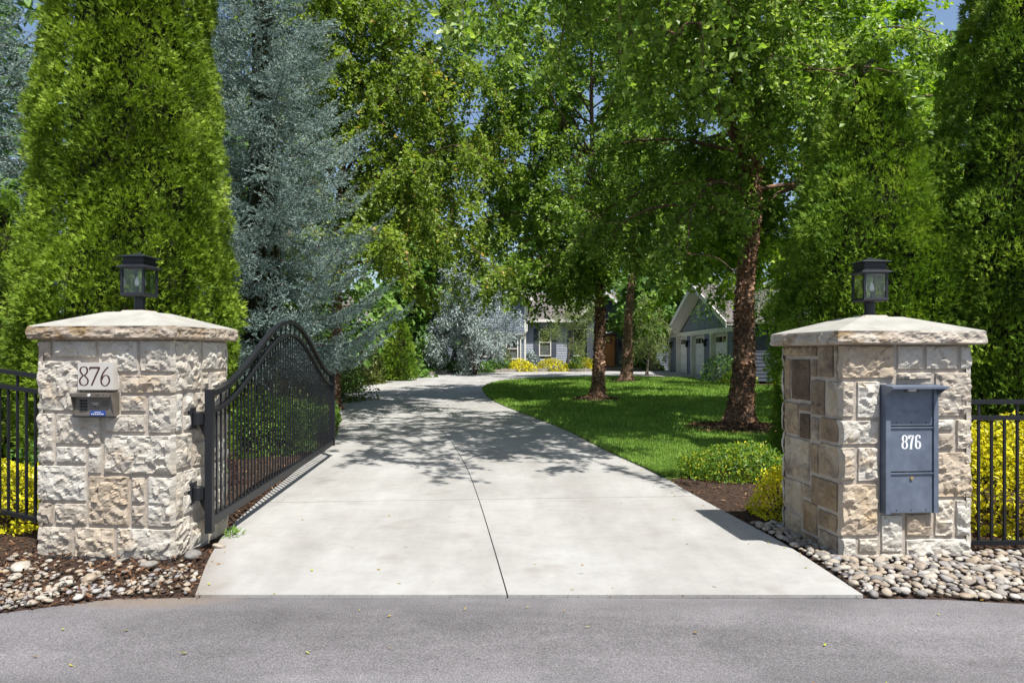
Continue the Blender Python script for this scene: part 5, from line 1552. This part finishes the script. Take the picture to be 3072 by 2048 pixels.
def arborvitae(name, label, base, H, rad, seed, gap_, per, mat, spray=0.085, prof=None, zvis=7.2, group=None):
    """rad: widest half width; prof(f): share of it at height fraction f"""
    r = np.random.default_rng(seed)
    prof = prof or (lambda f: np.clip(1 - f, 0, 1) ** 0.55 * (0.86 + 0.14 * np.minimum(1, f * 6)))
    t = empty(name, base, label, 'tree', group)
    b0 = np.array(base, float)
    MB().tube([b0 + (0, 0, -0.1), b0 + (0, 0, H * 0.5), b0 + (0, 0, H * 0.72)], [0.11 * rad, 0.05 * rad, 0.01], 10).build('trunk', M['bark_grey'], t, True)
    inner_shade_shell(t, b0, H * 0.95, 0.05, lambda z: rad * 0.70 * float(prof(np.array(z / H))), seed)
    # lobes: staggered rows, close on the side that faces the gate, sparser behind and high up
    to_cam = math.atan2(-b0[1], -b0[0])
    fs = []; ts = []
    for (sp, half, off, z0_, z1_) in ((gap_, 1.75, 0.0, 0.1, min(H * 0.985, zvis)), (gap_ * 2.8, 1.35, math.pi, 0.2, H * 0.97), (gap_ * 1.9, 1.75, 0.0, min(H * 0.985, zvis), H * 0.985)):
        z = z0_; row = 0
        while z < z1_:
            rz_ = max(0.05, rad * float(prof(np.array(z / H))))
            nc = max(1, int(math.ceil(2 * half * rz_ / sp)))
            for c in range(nc):
                u = (c + 0.5 * (row % 2) + r.normal(0, 0.22)) / nc
                fs.append(min(0.995, max(0.0, (z + r.normal(0, 0.25) * sp) / H))); ts.append(to_cam + off + half * (2 * u - 1))
            z += sp * 0.95; row += 1
    f = np.array(fs); th = np.array(ts); n = len(f)
    lump = 1 + 0.26 * fbm(th * 1.6 + seed, f * H * 0.9, seed, 3) * 2
    lump = np.maximum(lump, 0.93)
    rr = rad * prof(f) * lump
    s = gap_ * r.uniform(0.75, 1.25, n) * np.clip(prof(f) * 1.6, 0.5, 1)
    inner = r.random(n) < 0.04
    rr = np.where(inner, rr * r.uniform(0.4, 0.75, n), rr * r.uniform(0.88, 1.08, n)) - s * 0.35
    rr = np.clip(rr, 0.02, None)
    C = np.stack([b0[0] + rr * np.cos(th), b0[1] + rr * np.sin(th), b0[2] + f * H * 0.985], 1)
    out = np.stack([np.cos(th), np.sin(th), 0 * th], 1)
    idx = np.repeat(np.arange(n), per); m = len(idx)
    d = rand_unit(m, r)
    od = out[idx] * 0.75 + np.array([0, 0, 0.5])
    d = unit(d + od * 1.1)
    dist = s[idx] * r.random(m) ** 0.28
    p = C[idx] + d * dist[:, None] * np.array([1, 1, 1.35])
    ax = unit(d * 0.8 + out[idx] * 0.35 + np.array([0, 0, 0.25]) + r.normal(0, 0.42, (m, 3)))
    sd = unit(np.cross(ax, unit(np.cross(out[idx], np.array([0, 0, 1.0])) + r.normal(0, 0.55, (m, 3)))))
    Ls = spray * r.uniform(0.7, 1.35, m)
    P = []
    tint0 = np.clip(0.42 + 0.14 * r.normal(0, 1, m) + 0.20 * r.normal(0, 1, n)[idx], 0, 1)
    for a, l in ((-0.62, 0.78), (0.0, 1.0), (0.62, 0.74)):
        a = a + r.normal(0, 0.14, m)
        dd = ax * np.cos(a)[:, None] + sd * np.sin(a)[:, None]
        q = -ax * np.sin(a)[:, None] + sd * np.cos(a)[:, None]
        L_ = (Ls * l)[:, None]
        P.append(np.stack([p + dd * L_ * 0.10 - q * L_ * 0.125, p + dd * L_ * 0.10 + q * L_ * 0.125, p + dd * L_], 1))
    P = np.concatenate(P)
    foliage('crown', P, np.tile(tint0, 3) + r.normal(0, 0.07, 3 * m), mat, t)
    return t

def spruce(name, label, base, H, rad, seed, z0, mat, needle=0.032, tw_step=0.085, dens=95, zmax=None, group=None):
    r = np.random.default_rng(seed)
    t = empty(name, base, label, 'tree', group)
    b0 = np.array(base, float)
    MB().tube([b0 + (0, 0, -0.1), b0 + (0, 0, H * 0.4), b0 + (0, 0, H)], [0.17, 0.11, 0.012], 12).build('trunk', M['bark_grey'], t, True)
    inner_shade_shell(t, b0, H * 0.97, z0 + 0.1, lambda z: 0.13 * rad * (1 - z / H) ** 0.75, seed)
    lb = MB(); segs = []
    z = z0
    zmax = zmax or H
    to_cam = math.atan2(-b0[1], -b0[0])
    while z < min(H - 0.15, zmax):
        k = 10; f = (z - 0.3 * z0) / H
        for i in range(k):
            az = i * 2 * math.pi / k + z * 2.1 + r.normal(0, 0.2)
            Lb = rad * (1 - z / H) ** 0.75 * r.uniform(0.78, 1.12)
            if Lb < 0.12: continue
            n = 9
            o = np.array([math.cos(az), math.sin(az), 0.0])
            u = np.linspace(0, 1, n)
            sag = -0.20 * Lb * np.sin(u * 2.6) + 0.22 * Lb * u ** 2 + 0.08 * Lb * u
            zz_ = z + r.normal(0, 0.05)
            pts = b0 + np.array([0, 0, zz_]) + o * (u * Lb)[:, None] + np.array([0, 0, 1.0]) * sag[:, None] + r.normal(0, 0.012, (n, 3))
            lb.tube(pts, [max(0.004, 0.026 * (1 - 0.85 * j / (n - 1)) * Lb / rad) for j in range(n)], 5, False)
            sv = np.array([-o[1], o[0], 0.0])
            segs.append((pts[5], pts[-1])); segs.append((pts[2], pts[5]))
            s = 0.18
            side = 1
            while s < 0.99:
                p, d = along(pts, s); d = d / np.linalg.norm(d)
                lt = (0.17 + 0.42 * (1 - s)) * min(1.0, Lb / 1.1) * r.uniform(0.7, 1.2)
                for sg in (side, -side):
                    td = d * r.uniform(0.4, 1.0) + sv * sg * r.uniform(0.5, 1.0) + np.array([0, 0, r.normal(-0.02, 0.24)])
                    td /= np.linalg.norm(td)
                    e = p + td * lt + np.array([0, 0, -0.06 * lt])
                    segs.append((p, e))
                    if lt > 0.22:
                        for q in (0.35, 0.6, 0.85):
                            pp = p + (e - p) * q
                            t2 = td * 0.7 + d * r.uniform(0, 0.6) - sv * sg * r.uniform(-0.3, 0.6) + np.array([0, 0, r.normal(0, 0.3)]); t2 /= np.linalg.norm(t2)
                            segs.append((pp, pp + t2 * lt * 0.42))
                    if r.random() < 0.6:
                        segs.append((p, p + np.array([d[0] * 0.4, d[1] * 0.4, -0.8]) * lt * 0.55))
                s += tw_step / Lb * r.uniform(0.8, 1.2)
        z += 0.40 + 0.06 * (1 - z / H)
    lb.build('branches', M['bark_grey'], t, True)
    A = np.array([s[0] for s in segs]); B = np.array([s[1] for s in segs])
    Ls = np.linalg.norm(B - A, axis=1)
    cnt = np.maximum(4, (Ls * dens)).astype(int)
    idx = np.repeat(np.arange(len(A)), cnt); n = len(idx)
    u = r.random(n)
    d = unit(B - A)[idx]
    p = A[idx] + (B - A)[idx] * u[:, None]
    ax = unit(d * 0.75 + unit(np.cross(d, rand_unit(n, r))) * 0.85 + np.array([0, 0, 0.12]))
    sd = frame_for(ax, r)
    Ln = needle * r.uniform(0.7, 1.25, n)
    wdt = needle * 0.17
    P = np.stack([p - sd * wdt, p + sd * wdt, p + ax * Ln[:, None]], 1)
    tint = np.clip(0.45 + 0.16 * r.normal(0, 1, n) + 0.16 * r.normal(0, 1, len(A))[idx] + 0.18 * (u > 0.82), 0, 1)
    foliage('crown', P, tint, mat, t)
    return t

def shrub(name, label, c, rx, ry, rz, n, leaf, mat, seed, cat='shrub', group=None, aspect=0.5, lump=0.25, shell=0.55, up=0.45, stems=6, lumpf=2.2):
    r = np.random.default_rng(seed)
    t = empty(name, c, label, cat, group)
    d = rand_unit(n, r); d[:, 2] = np.abs(d[:, 2]) * 1.05 - 0.12
    th = np.arctan2(d[:, 1], d[:, 0])
    k = 1 + lump * 2 * fbm(d[:, 0] * lumpf + seed, d[:, 1] * lumpf + d[:, 2] * lumpf * 1.3, seed, 3)
    rr = (shell + (1 - shell) * r.random(n) ** 0.6) * k
    p = np.array(c) + d * rr[:, None] * np.array([rx, ry, rz])
    p[:, 2] = np.maximum(p[:, 2], c[2] + 0.01)
    nrm = unit(LIGHT * 0.6 + d * 0.45 + rand_unit(n, r) * 0.9)
    ax = d * 0.6 + np.array([0, 0, up]) + r.normal(0, 0.5, (n, 3))
    ax = unit(ax - nrm * (ax * nrm).sum(1, keepdims=True)); sd = np.cross(nrm, ax)
    L = leaf * r.uniform(0.65, 1.3, n)
    tint = np.clip(0.45 + 0.2 * r.normal(0, 1, n), 0, 1)
    foliage('foliage', leaf_quads(p, ax, sd, L, L * aspect), tint, mat, t)
    if stems:
        b = MB()
        for i in range(stems):
            a = r.uniform(0, 6.28); q = r.uniform(0.25, 0.7)
            c0 = np.array(c) + (0.06 * math.cos(a) * rx, 0.06 * math.sin(a) * ry, -0.04)
            b.tube([c0, c0 + (rx * q * 0.45 * math.cos(a), ry * q * 0.45 * math.sin(a), rz * 0.4), c0 + (rx * q * math.cos(a), ry * q * math.sin(a), rz * 0.75)], [0.012, 0.008, 0.003], 4, False)
        o = b.build('stems', M['twig'], t); o['kind'] = 'stuff'
    return t

# --- the three birches on the lawn
tree('river_birch', 'nearest river birch with thick peeling trunk on the lawn by the mailbox pillar', (4.82, 14.5, 0.02), 11.8, 4.3, 4.7, 36, 0.096, 140000, M['birch'], 0.235, 3, flakes=4200, droop=0.26,
     subs=10, twigs=8, lean=(0.35, 0.2),
     extra=[(5.2, (1.2, 7.2, 6.6)), (5.6, (3.2, 6.6, 7.2)), (5.0, (-0.6, 8.6, 6.9)), (6.2, (0.2, 7.0, 8.2)), (5.0, (2.2, 9.2, 5.9)), (6.0, (2.6, 7.6, 8.6)), (5.4, (-1.6, 9.8, 8.0)),
            (5.6, (-2.2, 8.6, 7.4)), (5.8, (0.8, 8.2, 7.6)), (6.4, (-0.4, 10.2, 8.6)), (5.3, (1.9, 8.9, 7.0)), (5.0, (5.6, 18.4, 4.3)), (5.2, (6.3, 19.2, 4.5)), (5.0, (5.2, 18.0, 4.8))], floor=2.9)
tree('river_birch', 'middle birch with dark shaggy trunk standing in a mulch ring beside the driveway bend', (2.83, 22.7, float(tz(22.7)) + 0.02), 14.5, 5.4, 5.4, 40, 0.115, 118000, M['birch'], 0.20, 8, flakes=2600, droop=0.16, subs=10, twigs=8, lean=(-0.2, 0.1),
     extra=[(3.9, (0.4, 22.0, 7.2)), (6, (-1.7, 21.0, 9.0)), (8, (-1.2, 22, 12.0)), (7, (-0.8, 20, 10.4)), (4.6, (-1.0, 21.5, 5.6)), (4.6, (0.3, 21.5, 4.0)), (4.4, (1.3, 21.0, 3.9)), (4.5, (1.9, 21.4, 4.1)), (4.8, (-0.7, 21.8, 4.4)), (4.2, (0.2, 20.8, 3.4)), (4.1, (0.9, 21.6, 3.3)), (4.2, (1.6, 20.6, 3.4)), (4.3, (2.1, 21.4, 3.5)), (4.3, (-0.4, 21.2, 3.6)), (5.0, (4.8, 21.8, 5.0)), (7.5, (-2.4, 21.5, 8.2)), (6.0, (-1.3, 21.5, 6.5)), (5.6, (-1.0, 22, 6.0)), (9, (-2.6, 21.5, 11.0)), (8, (-2.2, 21, 9.6)), (9.5, (-1.6, 21, 12.2))], floor=2.7)
tree('river_birch', 'farthest birch on the lawn, in front of the right side of the front door', (5.45, 32.6, float(tz(32.6)) + 0.02), 15.0, 4.2, 6.4, 32, 0.145, 48000, M['birch'], 0.25, 12, flakes=1600, droop=0.18, subs=9, twigs=7, lean=(0.3, 0))
tree('river_birch', 'pale yellow-green birch with catkins at the left edge of the driveway behind the blue spruce', (-4.95, 19.0, 0.0), 13.0, 5.2, 4.0, 44, 0.104, 122000, M['birch_pale'], 0.15, 21, droop=0.22, floor=2.9, flakes=1800, subs=10, twigs=8, twig_down=0.75, lean=(0.5, 0.3), twig_len=(0.4, 0.9),
     extra=[(6.5, (-0.8, 18.5, 9.3)), (5.5, (-1.4, 19.0, 7.3)), (4.5, (-2.2, 17.0, 5.2)), (8, (-1.5, 18, 11.0)), (6, (-1.0, 18.0, 7.9)), (5.2, (-1.3, 18.8, 6.2)), (5.0, (-1.1, 18.4, 5.4)), (5.6, (-1.5, 18.0, 6.9)), (8.5, (-2.4, 18.5, 10.2)), (9, (-3.2, 17.6, 11.0))])
tree('lime_tree', 'bright lime-green tree rising between the two right-hand arborvitaes', (8.0, 17.5, 0.0), 13.5, 4.2, 4.0, 30, 0.135, 45000, M['maple'], 0.2, 33, subs=9, twigs=7, bark=M['bark_grey'])

# --- conifers near the gate
arborvitae('arborvitae', 'broad sunlit olive-green arborvitae towering behind the left pillar', (-5.0, 9.0, 0), 14.5, 1.19, 41, 0.235, 150, M['arbor'], 0.070)
arborvitae('arborvitae', 'low dark arborvitae at the far left edge behind the fence', (-7.35, 9.6, 0), 4.0, 1.05, 42, 0.27, 120, M['arbor_dark'], 0.08)
arborvitae('arborvitae', 'pointed dark green arborvitae behind the mailbox pillar lantern', (5.05, 9.6, 0), 6.0, 1.12, 43, 0.225, 125, M['arbor_dark'], 0.070,
           prof=lambda f: np.interp(f, [0, 0.1, 0.3, 0.5, 0.60, 0.68, 0.85, 1.0], [0.9, 1.0, 1.0, 0.95, 0.82, 0.58, 0.40, 0.06]))
arborvitae('arborvitae', 'tall dense green arborvitae at the right edge behind the fence', (6.95, 8.9, 0), 9.2, 1.9, 44, 0.25, 125, M['arbor_dark'], 0.072, prof=lambda f: np.minimum(0.76, np.clip(1 - f, 0, 1) ** 0.8))
spruce('blue_spruce', 'silvery blue spruce between the broad arborvitae and the birches', (-4.45, 12.2, 0), 11.0, 2.95, 51, 1.5, M['spruce'], zmax=9.5, needle=0.040, tw_step=0.07, dens=72)
spruce('blue_spruce', 'shaded blue spruce showing at the top left corner', (-9.3, 11.6, 0), 11.0, 2.6, 52, 1.9, M['spruce'], zmax=8.6, dens=26, tw_step=0.10, needle=0.048)

# --- trees round the house
tree('weeping_cedar', 'silver-grey weeping cedar with many stems in front of the house', (-2.2, 39.5, 0.36), 6.3, 2.6, 2.1, 40, 0.21, 22000, M['cedar'], 0.12, 61, bark=M['bark_grey'], subs=7, twigs=6, twig_down=0.6, droop=0.5, aspect=0.22, env=lambda f: math.sin(math.pi * min(1, 0.30 + 0.62 * f)) ** 0.6, twig_len=(0.3, 0.7), big_twigs=False)
tree('pine_tree', 'loose yellow-green pine with leaning stems before the house windows', (3.6, 45.6, 0.42), 5.6, 2.2, 2.0, 16, 0.20, 9000, M['pine'], 0.10, 62, bark=M['bark_grey'], subs=6, twigs=6, twig_down=-0.2, aspect=0.12, lean=(0.9, 0), big_twigs=False)
tree('larch_tree', 'small pale green larch beside the garage corner', (7.6, 38.5, 0.36), 4.6, 1.5, 1.4, 18, 0.15, 7000, M['pine'], 0.07, 63, bark=M['bark_grey'], subs=6, twigs=6, twig_down=0.5, aspect=0.2, big_twigs=False)
tree('weeping_spruce', 'dark weeping spruce hanging over the garage doors', (9.9, 28.4, 0.1), 9.5, 2.1, 4.6, 22, 0.12, 15000, M['shrub'], 0.16, 64, bark=M['bark_grey'], subs=7, twigs=6, twig_down=2.5, droop=0.5, aspect=0.25, floor=2.9, twig_len=(0.6, 1.5), big_twigs=False)
bgs = [(-5.8, 45.2, 9.5, 3.0, 'green tree in front of the left end of the house'), (9.6, 46.6, 9.0, 2.2, 'slim green tree between the front door and the garage'), (-11.5, 24.0, 13, 4.2, 'broad green tree behind the two left spruces'), (-9.5, 34.0, 15, 5.0, 'tall green tree beyond the left bend of the driveway'),
       (-16.0, 40.0, 16, 5.5, 'green tree in the far left background'), (-7.5, 54.0, 17, 5.5, 'tall tree behind the left end of the house'),
       (0.5, 62.0, 19, 6.0, 'tall tree behind the gabled wing of the house'), (8.5, 63.0, 19, 6.0, 'tall tree behind the front door'),
       (16.0, 56.0, 18, 5.8, 'tall tree behind the far end of the garage'), (17.5, 30.0, 14, 4.6, 'green tree beside the dark end wall of the garage'),
       (13.5, 21.0, 12, 4.0, 'green tree filling the gap behind the pointed arborvitae'), (23.0, 42.0, 17, 6.0, 'green tree in the far right background'), (-13.5, 16.5, 13, 4.0, 'green tree close behind the top left spruce'), (-22.0, 28.0, 16, 6.0, 'green tree beyond the top left spruce')]
for i, (x, y, H_, rr, lab) in enumerate(bgs):
    tree('shade_tree', lab, (x, y, float(tz(y))), H_, rr, 1.8 if H_ > 10 else 3.6, 26, 0.34 if y < 45 else 0.46, 7500, M['far_leaf'], 0.24, 70 + i, group='shade trees in the background', bark=M['bark_grey'], subs=7, twigs=5, twig_len=(0.5, 1.2), big_twigs=False)

# --- shrubs by the gate and the lawn
shrub('golden_shrub', 'large golden yellow shrub behind the right iron fence', (4.55, 6.35, 0), 1.05, 0.62, 1.12, 9000, 0.050, M['gold'], 81, lump=0.3)
shrub('golden_shrub', 'low golden yellow shrub behind the left iron fence', (-4.75, 6.35, 0), 0.85, 0.5, 0.62, 6000, 0.045, M['gold'], 82, lump=0.3)
shrub('golden_shrub', 'yellow and green shrub tucked against the left side of the mailbox pillar', (2.56, 6.55, 0), 0.24, 0.36, 0.52, 1900, 0.040, M['gold'], 83, lump=0.35)
shrub('euonymus_shrub', 'spreading dark green shrub with yellow tips at the corner of the lawn', (2.95, 8.75, 0), 0.85, 0.6, 0.45, 6500, 0.045, M['goldgreen'], 84, lump=0.3)
shrub('boxwood_shrub', 'green leafy shrub seen through the far half of the gate', (-4.15, 11.3, 0), 1.0, 1.2, 0.95, 7000, 0.055, M['shrub_bright'], 85, lump=0.3)
shrub('boxwood_shrub', 'dark green shrub seen through the near half of the gate', (-4.25, 8.6, 0), 0.55, 0.7, 0.75, 4000, 0.050, M['shrub'], 86, lump=0.3)
shrub('barberry_shrub', 'small dark red shrub behind the gate pickets', (-3.55, 8.1, 0), 0.32, 0.35, 0.55, 1500, 0.035, M['barberry'], 87)
shrub('leafy_plant', 'dark leafy plants behind the left fence under the arborvitae', (-4.6, 7.6, 0), 1.0, 0.45, 0.95, 4500, 0.06, M['shrub'], 88, cat='plant', lump=0.3)
# --- the bed at the left of the driveway bend
left_bed = [(-6.6, 17.0, 1.3, 1.3, 2.2, 'olive', 0.10, 5000, 'olive-green tall shrub left of the birch trunk behind the gate'),
            (-6.3, 22.5, 1.6, 1.5, 2.5, 'olive', 0.11, 5200, 'yellowish leafy shrub right of the left birch trunk'),
            (-7.4, 26.5, 1.6, 1.6, 2.6, 'shrub', 0.12, 5000, 'dark green shrub beyond the left birch'),
            (-7.2, 31.5, 1.5, 1.6, 2.3, 'olive', 0.13, 4200, 'olive shrub at the outer side of the driveway bend'),
            (-6.4, 36.6, 1.3, 1.3, 2.2, 'shrub', 0.14, 3600, 'dark green shrub where the driveway turns to the house')]
for i, (x, y, rx, ry, rz, m, lf, n, lab) in enumerate(left_bed):
    shrub('border_shrub', lab, (x, y, float(tz(y))), rx, ry, rz, n, lf, M[m], 90 + i, lump=0.35, group='shrubs of the left border')
arborvitae('arborvitae', 'small narrow arborvitae among the shrubs of the left border', (-5.55, 33.8, 0.2), 3.3, 0.75, 45, 0.30, 50, M['arbor_dark'], 0.13)
def ground_cover(name, label, pts, leaf, mat, h, r):
    n = len(pts)
    p = pts + np.stack([0 * r.random(n), 0 * r.random(n), h * r.random(n)], 1)
    ax = unit(np.array([0, 0, 0.5]) + r.normal(0, 0.6, (n, 3))); sd = frame_for(ax, r)
    L = leaf * r.uniform(0.6, 1.3, n)
    o = foliage(name, leaf_quads(p, ax, sd, L, L * 0.6), np.clip(r.normal(0.5, 0.22, n), 0, 1), mat, None)
    tag(o, label, 'ground cover', kind='stuff')
rg = np.random.default_rng(99)
q = scatter(-8, -2.5, 12.5, 40, 60000, lambda x, y: (x < fL(y) - 0.03) & (x > fL(y) - 1.6 - 0.4 * np.sin(y)))
ground_cover('ground_cover', 'leafy ground cover along the left edge of the driveway', q[:26000], 0.085, M['shrub_bright'], 0.32, rg)

# --- planting in front of the house
front = [(-5.2, 42.5, 1.5, 1.0, 2.6, 'shrub', 0.18, 'tall dark shrub at the left end of the house bed'), (-7.6, 44.0, 1.8, 1.2, 3.4, 'olive', 0.2, 'large olive shrub left of the house bed'),
         (-0.9, 44.6, 0.95, 0.6, 1.0, 'shrub', 0.12, 'dark green shrub left of the golden shrubs'),
         (0.65, 44.5, 1.1, 0.7, 0.85, 'gold', 0.11, 'left one of the two round golden shrubs before the house'),
         (2.6, 45.1, 1.2, 0.7, 0.90, 'gold', 0.11, 'right one of the two round golden shrubs before the house'),
         (4.0, 45.7, 0.7, 0.5, 0.65, 'goldgreen', 0.10, 'low variegated shrub right of the golden shrubs'),
         (4.55, 46.6, 0.7, 0.5, 1.05, 'shrub_bright', 0.11, 'light green shrub under the right-hand house window'),
         (5.15, 46.2, 0.6, 0.5, 0.9, 'gold', 0.10, 'small golden shrub beside the front door path'),
         (-2.3, 42.9, 1.3, 0.8, 0.75, 'shrub', 0.13, 'dark low shrub under the silver cedar'),
         (-3.7, 42.6, 1.0, 0.8, 0.7, 'shrub', 0.13, 'dark low shrub left of the silver cedar'),
         (-0.6, 45.3, 0.8, 0.6, 1.7, 'olive', 0.13, 'upright olive shrub at the wing window'),
         (1.2, 46.6, 0.8, 0.5, 1.5, 'cedar', 0.14, 'grey-green shrub at the corner of the gabled wing'),
         (8.9, 47.9, 0.8, 0.4, 0.55, 'goldgreen', 0.10, 'low golden hedge right of the front steps'),
         (10.1, 48.3, 0.7, 0.4, 0.55, 'goldgreen', 0.10, 'low golden hedge near the garage corner'),
         (9.7, 31.9, 0.95, 1.2, 1.55, 'shrub', 0.10, 'bushy dark green shrub before the garage doors'),
         (10.0, 30.1, 0.9, 0.8, 0.75, 'goldgreen', 0.09, 'low yellow-green shrub at the foot of the garage shrub'),
         (11.45, 28.6, 0.55, 0.5, 0.62, 'gold', 0.08, 'small golden shrub behind the nearest birch trunk'),
         (12.2, 28.9, 0.6, 0.5, 0.95, 'olive', 0.09, 'olive shrub right of the nearest birch trunk'),
         (12.6, 27.9, 0.5, 0.5, 0.75, 'shrub_bright', 0.08, 'light green shrub close to the mailbox pillar edge'),
         (9.2, 49.6 - 2.2, 0.8, 0.5, 2.2, 'shrub', 0.14, 'tall dark shrub between the front door and the garage')]
for i, (x, y, rx, ry, rz, m, lf, lab) in enumerate(front):
    shrub('garden_shrub', lab, (x, y, float(tz(y))), rx, ry, rz, 1700, lf * 1.15, M[m], 120 + i, lump=0.25, group='shrubs before the house')

# cedar stems fan out from the ground
def cedar_stems():
    t = bpy.data.objects['weeping_cedar']; r = random.Random(4)
    for i in range(7):
        a = i * 0.9 + 0.3; d = r.uniform(0.5, 1.1)
        MB().tube([(-2.2 + 0.1 * math.cos(a), 39.4 + 0.1 * math.sin(a), 0.3), (-2.2 + d * 0.5 * math.cos(a), 39.4 + d * 0.5 * math.sin(a), 1.3), (-2.2 + d * math.cos(a), 39.4 + d * math.sin(a), 2.6)], [0.06, 0.05, 0.03], 6).build('stem', M['bark_grey'], t)
cedar_stems()

# a few fallen leaves on the concrete and the road, and a weed at the gate foot
def litter():
    n = 230; r = np.random.default_rng(6)
    ye = r.uniform(4.5, 13, 110); sd_ = r.random(110) < 0.45
    xe = np.where(sd_, fL(ye) + np.abs(r.normal(0.05, 0.12, 110)), fR(ye) - np.abs(r.normal(0.05, 0.14, 110)))
    x = np.concatenate([r.uniform(-2.2, 2.0, 75), xe, r.uniform(-3.5, 3.5, 45)]); y = np.concatenate([r.uniform(4.4, 10, 75), ye, r.uniform(2.6, 4.3, 45)])
    z = np.where(y > 4.37, 0.014, 0.004)
    a = r.random(n) * 6.28
    ax = np.stack([np.cos(a), np.sin(a), r.normal(0.1, 0.15, n)], 1); ax = unit(ax); sd = unit(np.cross(ax, np.array([0, 0, 1.0]) + r.normal(0, 0.3, (n, 3))))
    L = r.uniform(0.012, 0.042, n)
    P = leaf_quads(np.stack([x, y, z], 1), ax, sd, L, L * r.uniform(0.25, 0.6, n), 0.1)
    P[..., 2] = np.maximum(P[..., 2], z[:, None] + 0.001)
    tag(foliage('fallen_leaves', P, r.random(n), M['litter'], None), 'scattered small fallen leaves on the driveway and the road', 'leaves', kind='stuff')
litter()
shrub('weed', 'small bright green weed growing at the foot of the gate', (-2.36, 5.78, 0.0), 0.07, 0.06, 0.07, 60, 0.06, M['shrub_bright'], 200, cat='weed', stems=0, aspect=0.2)
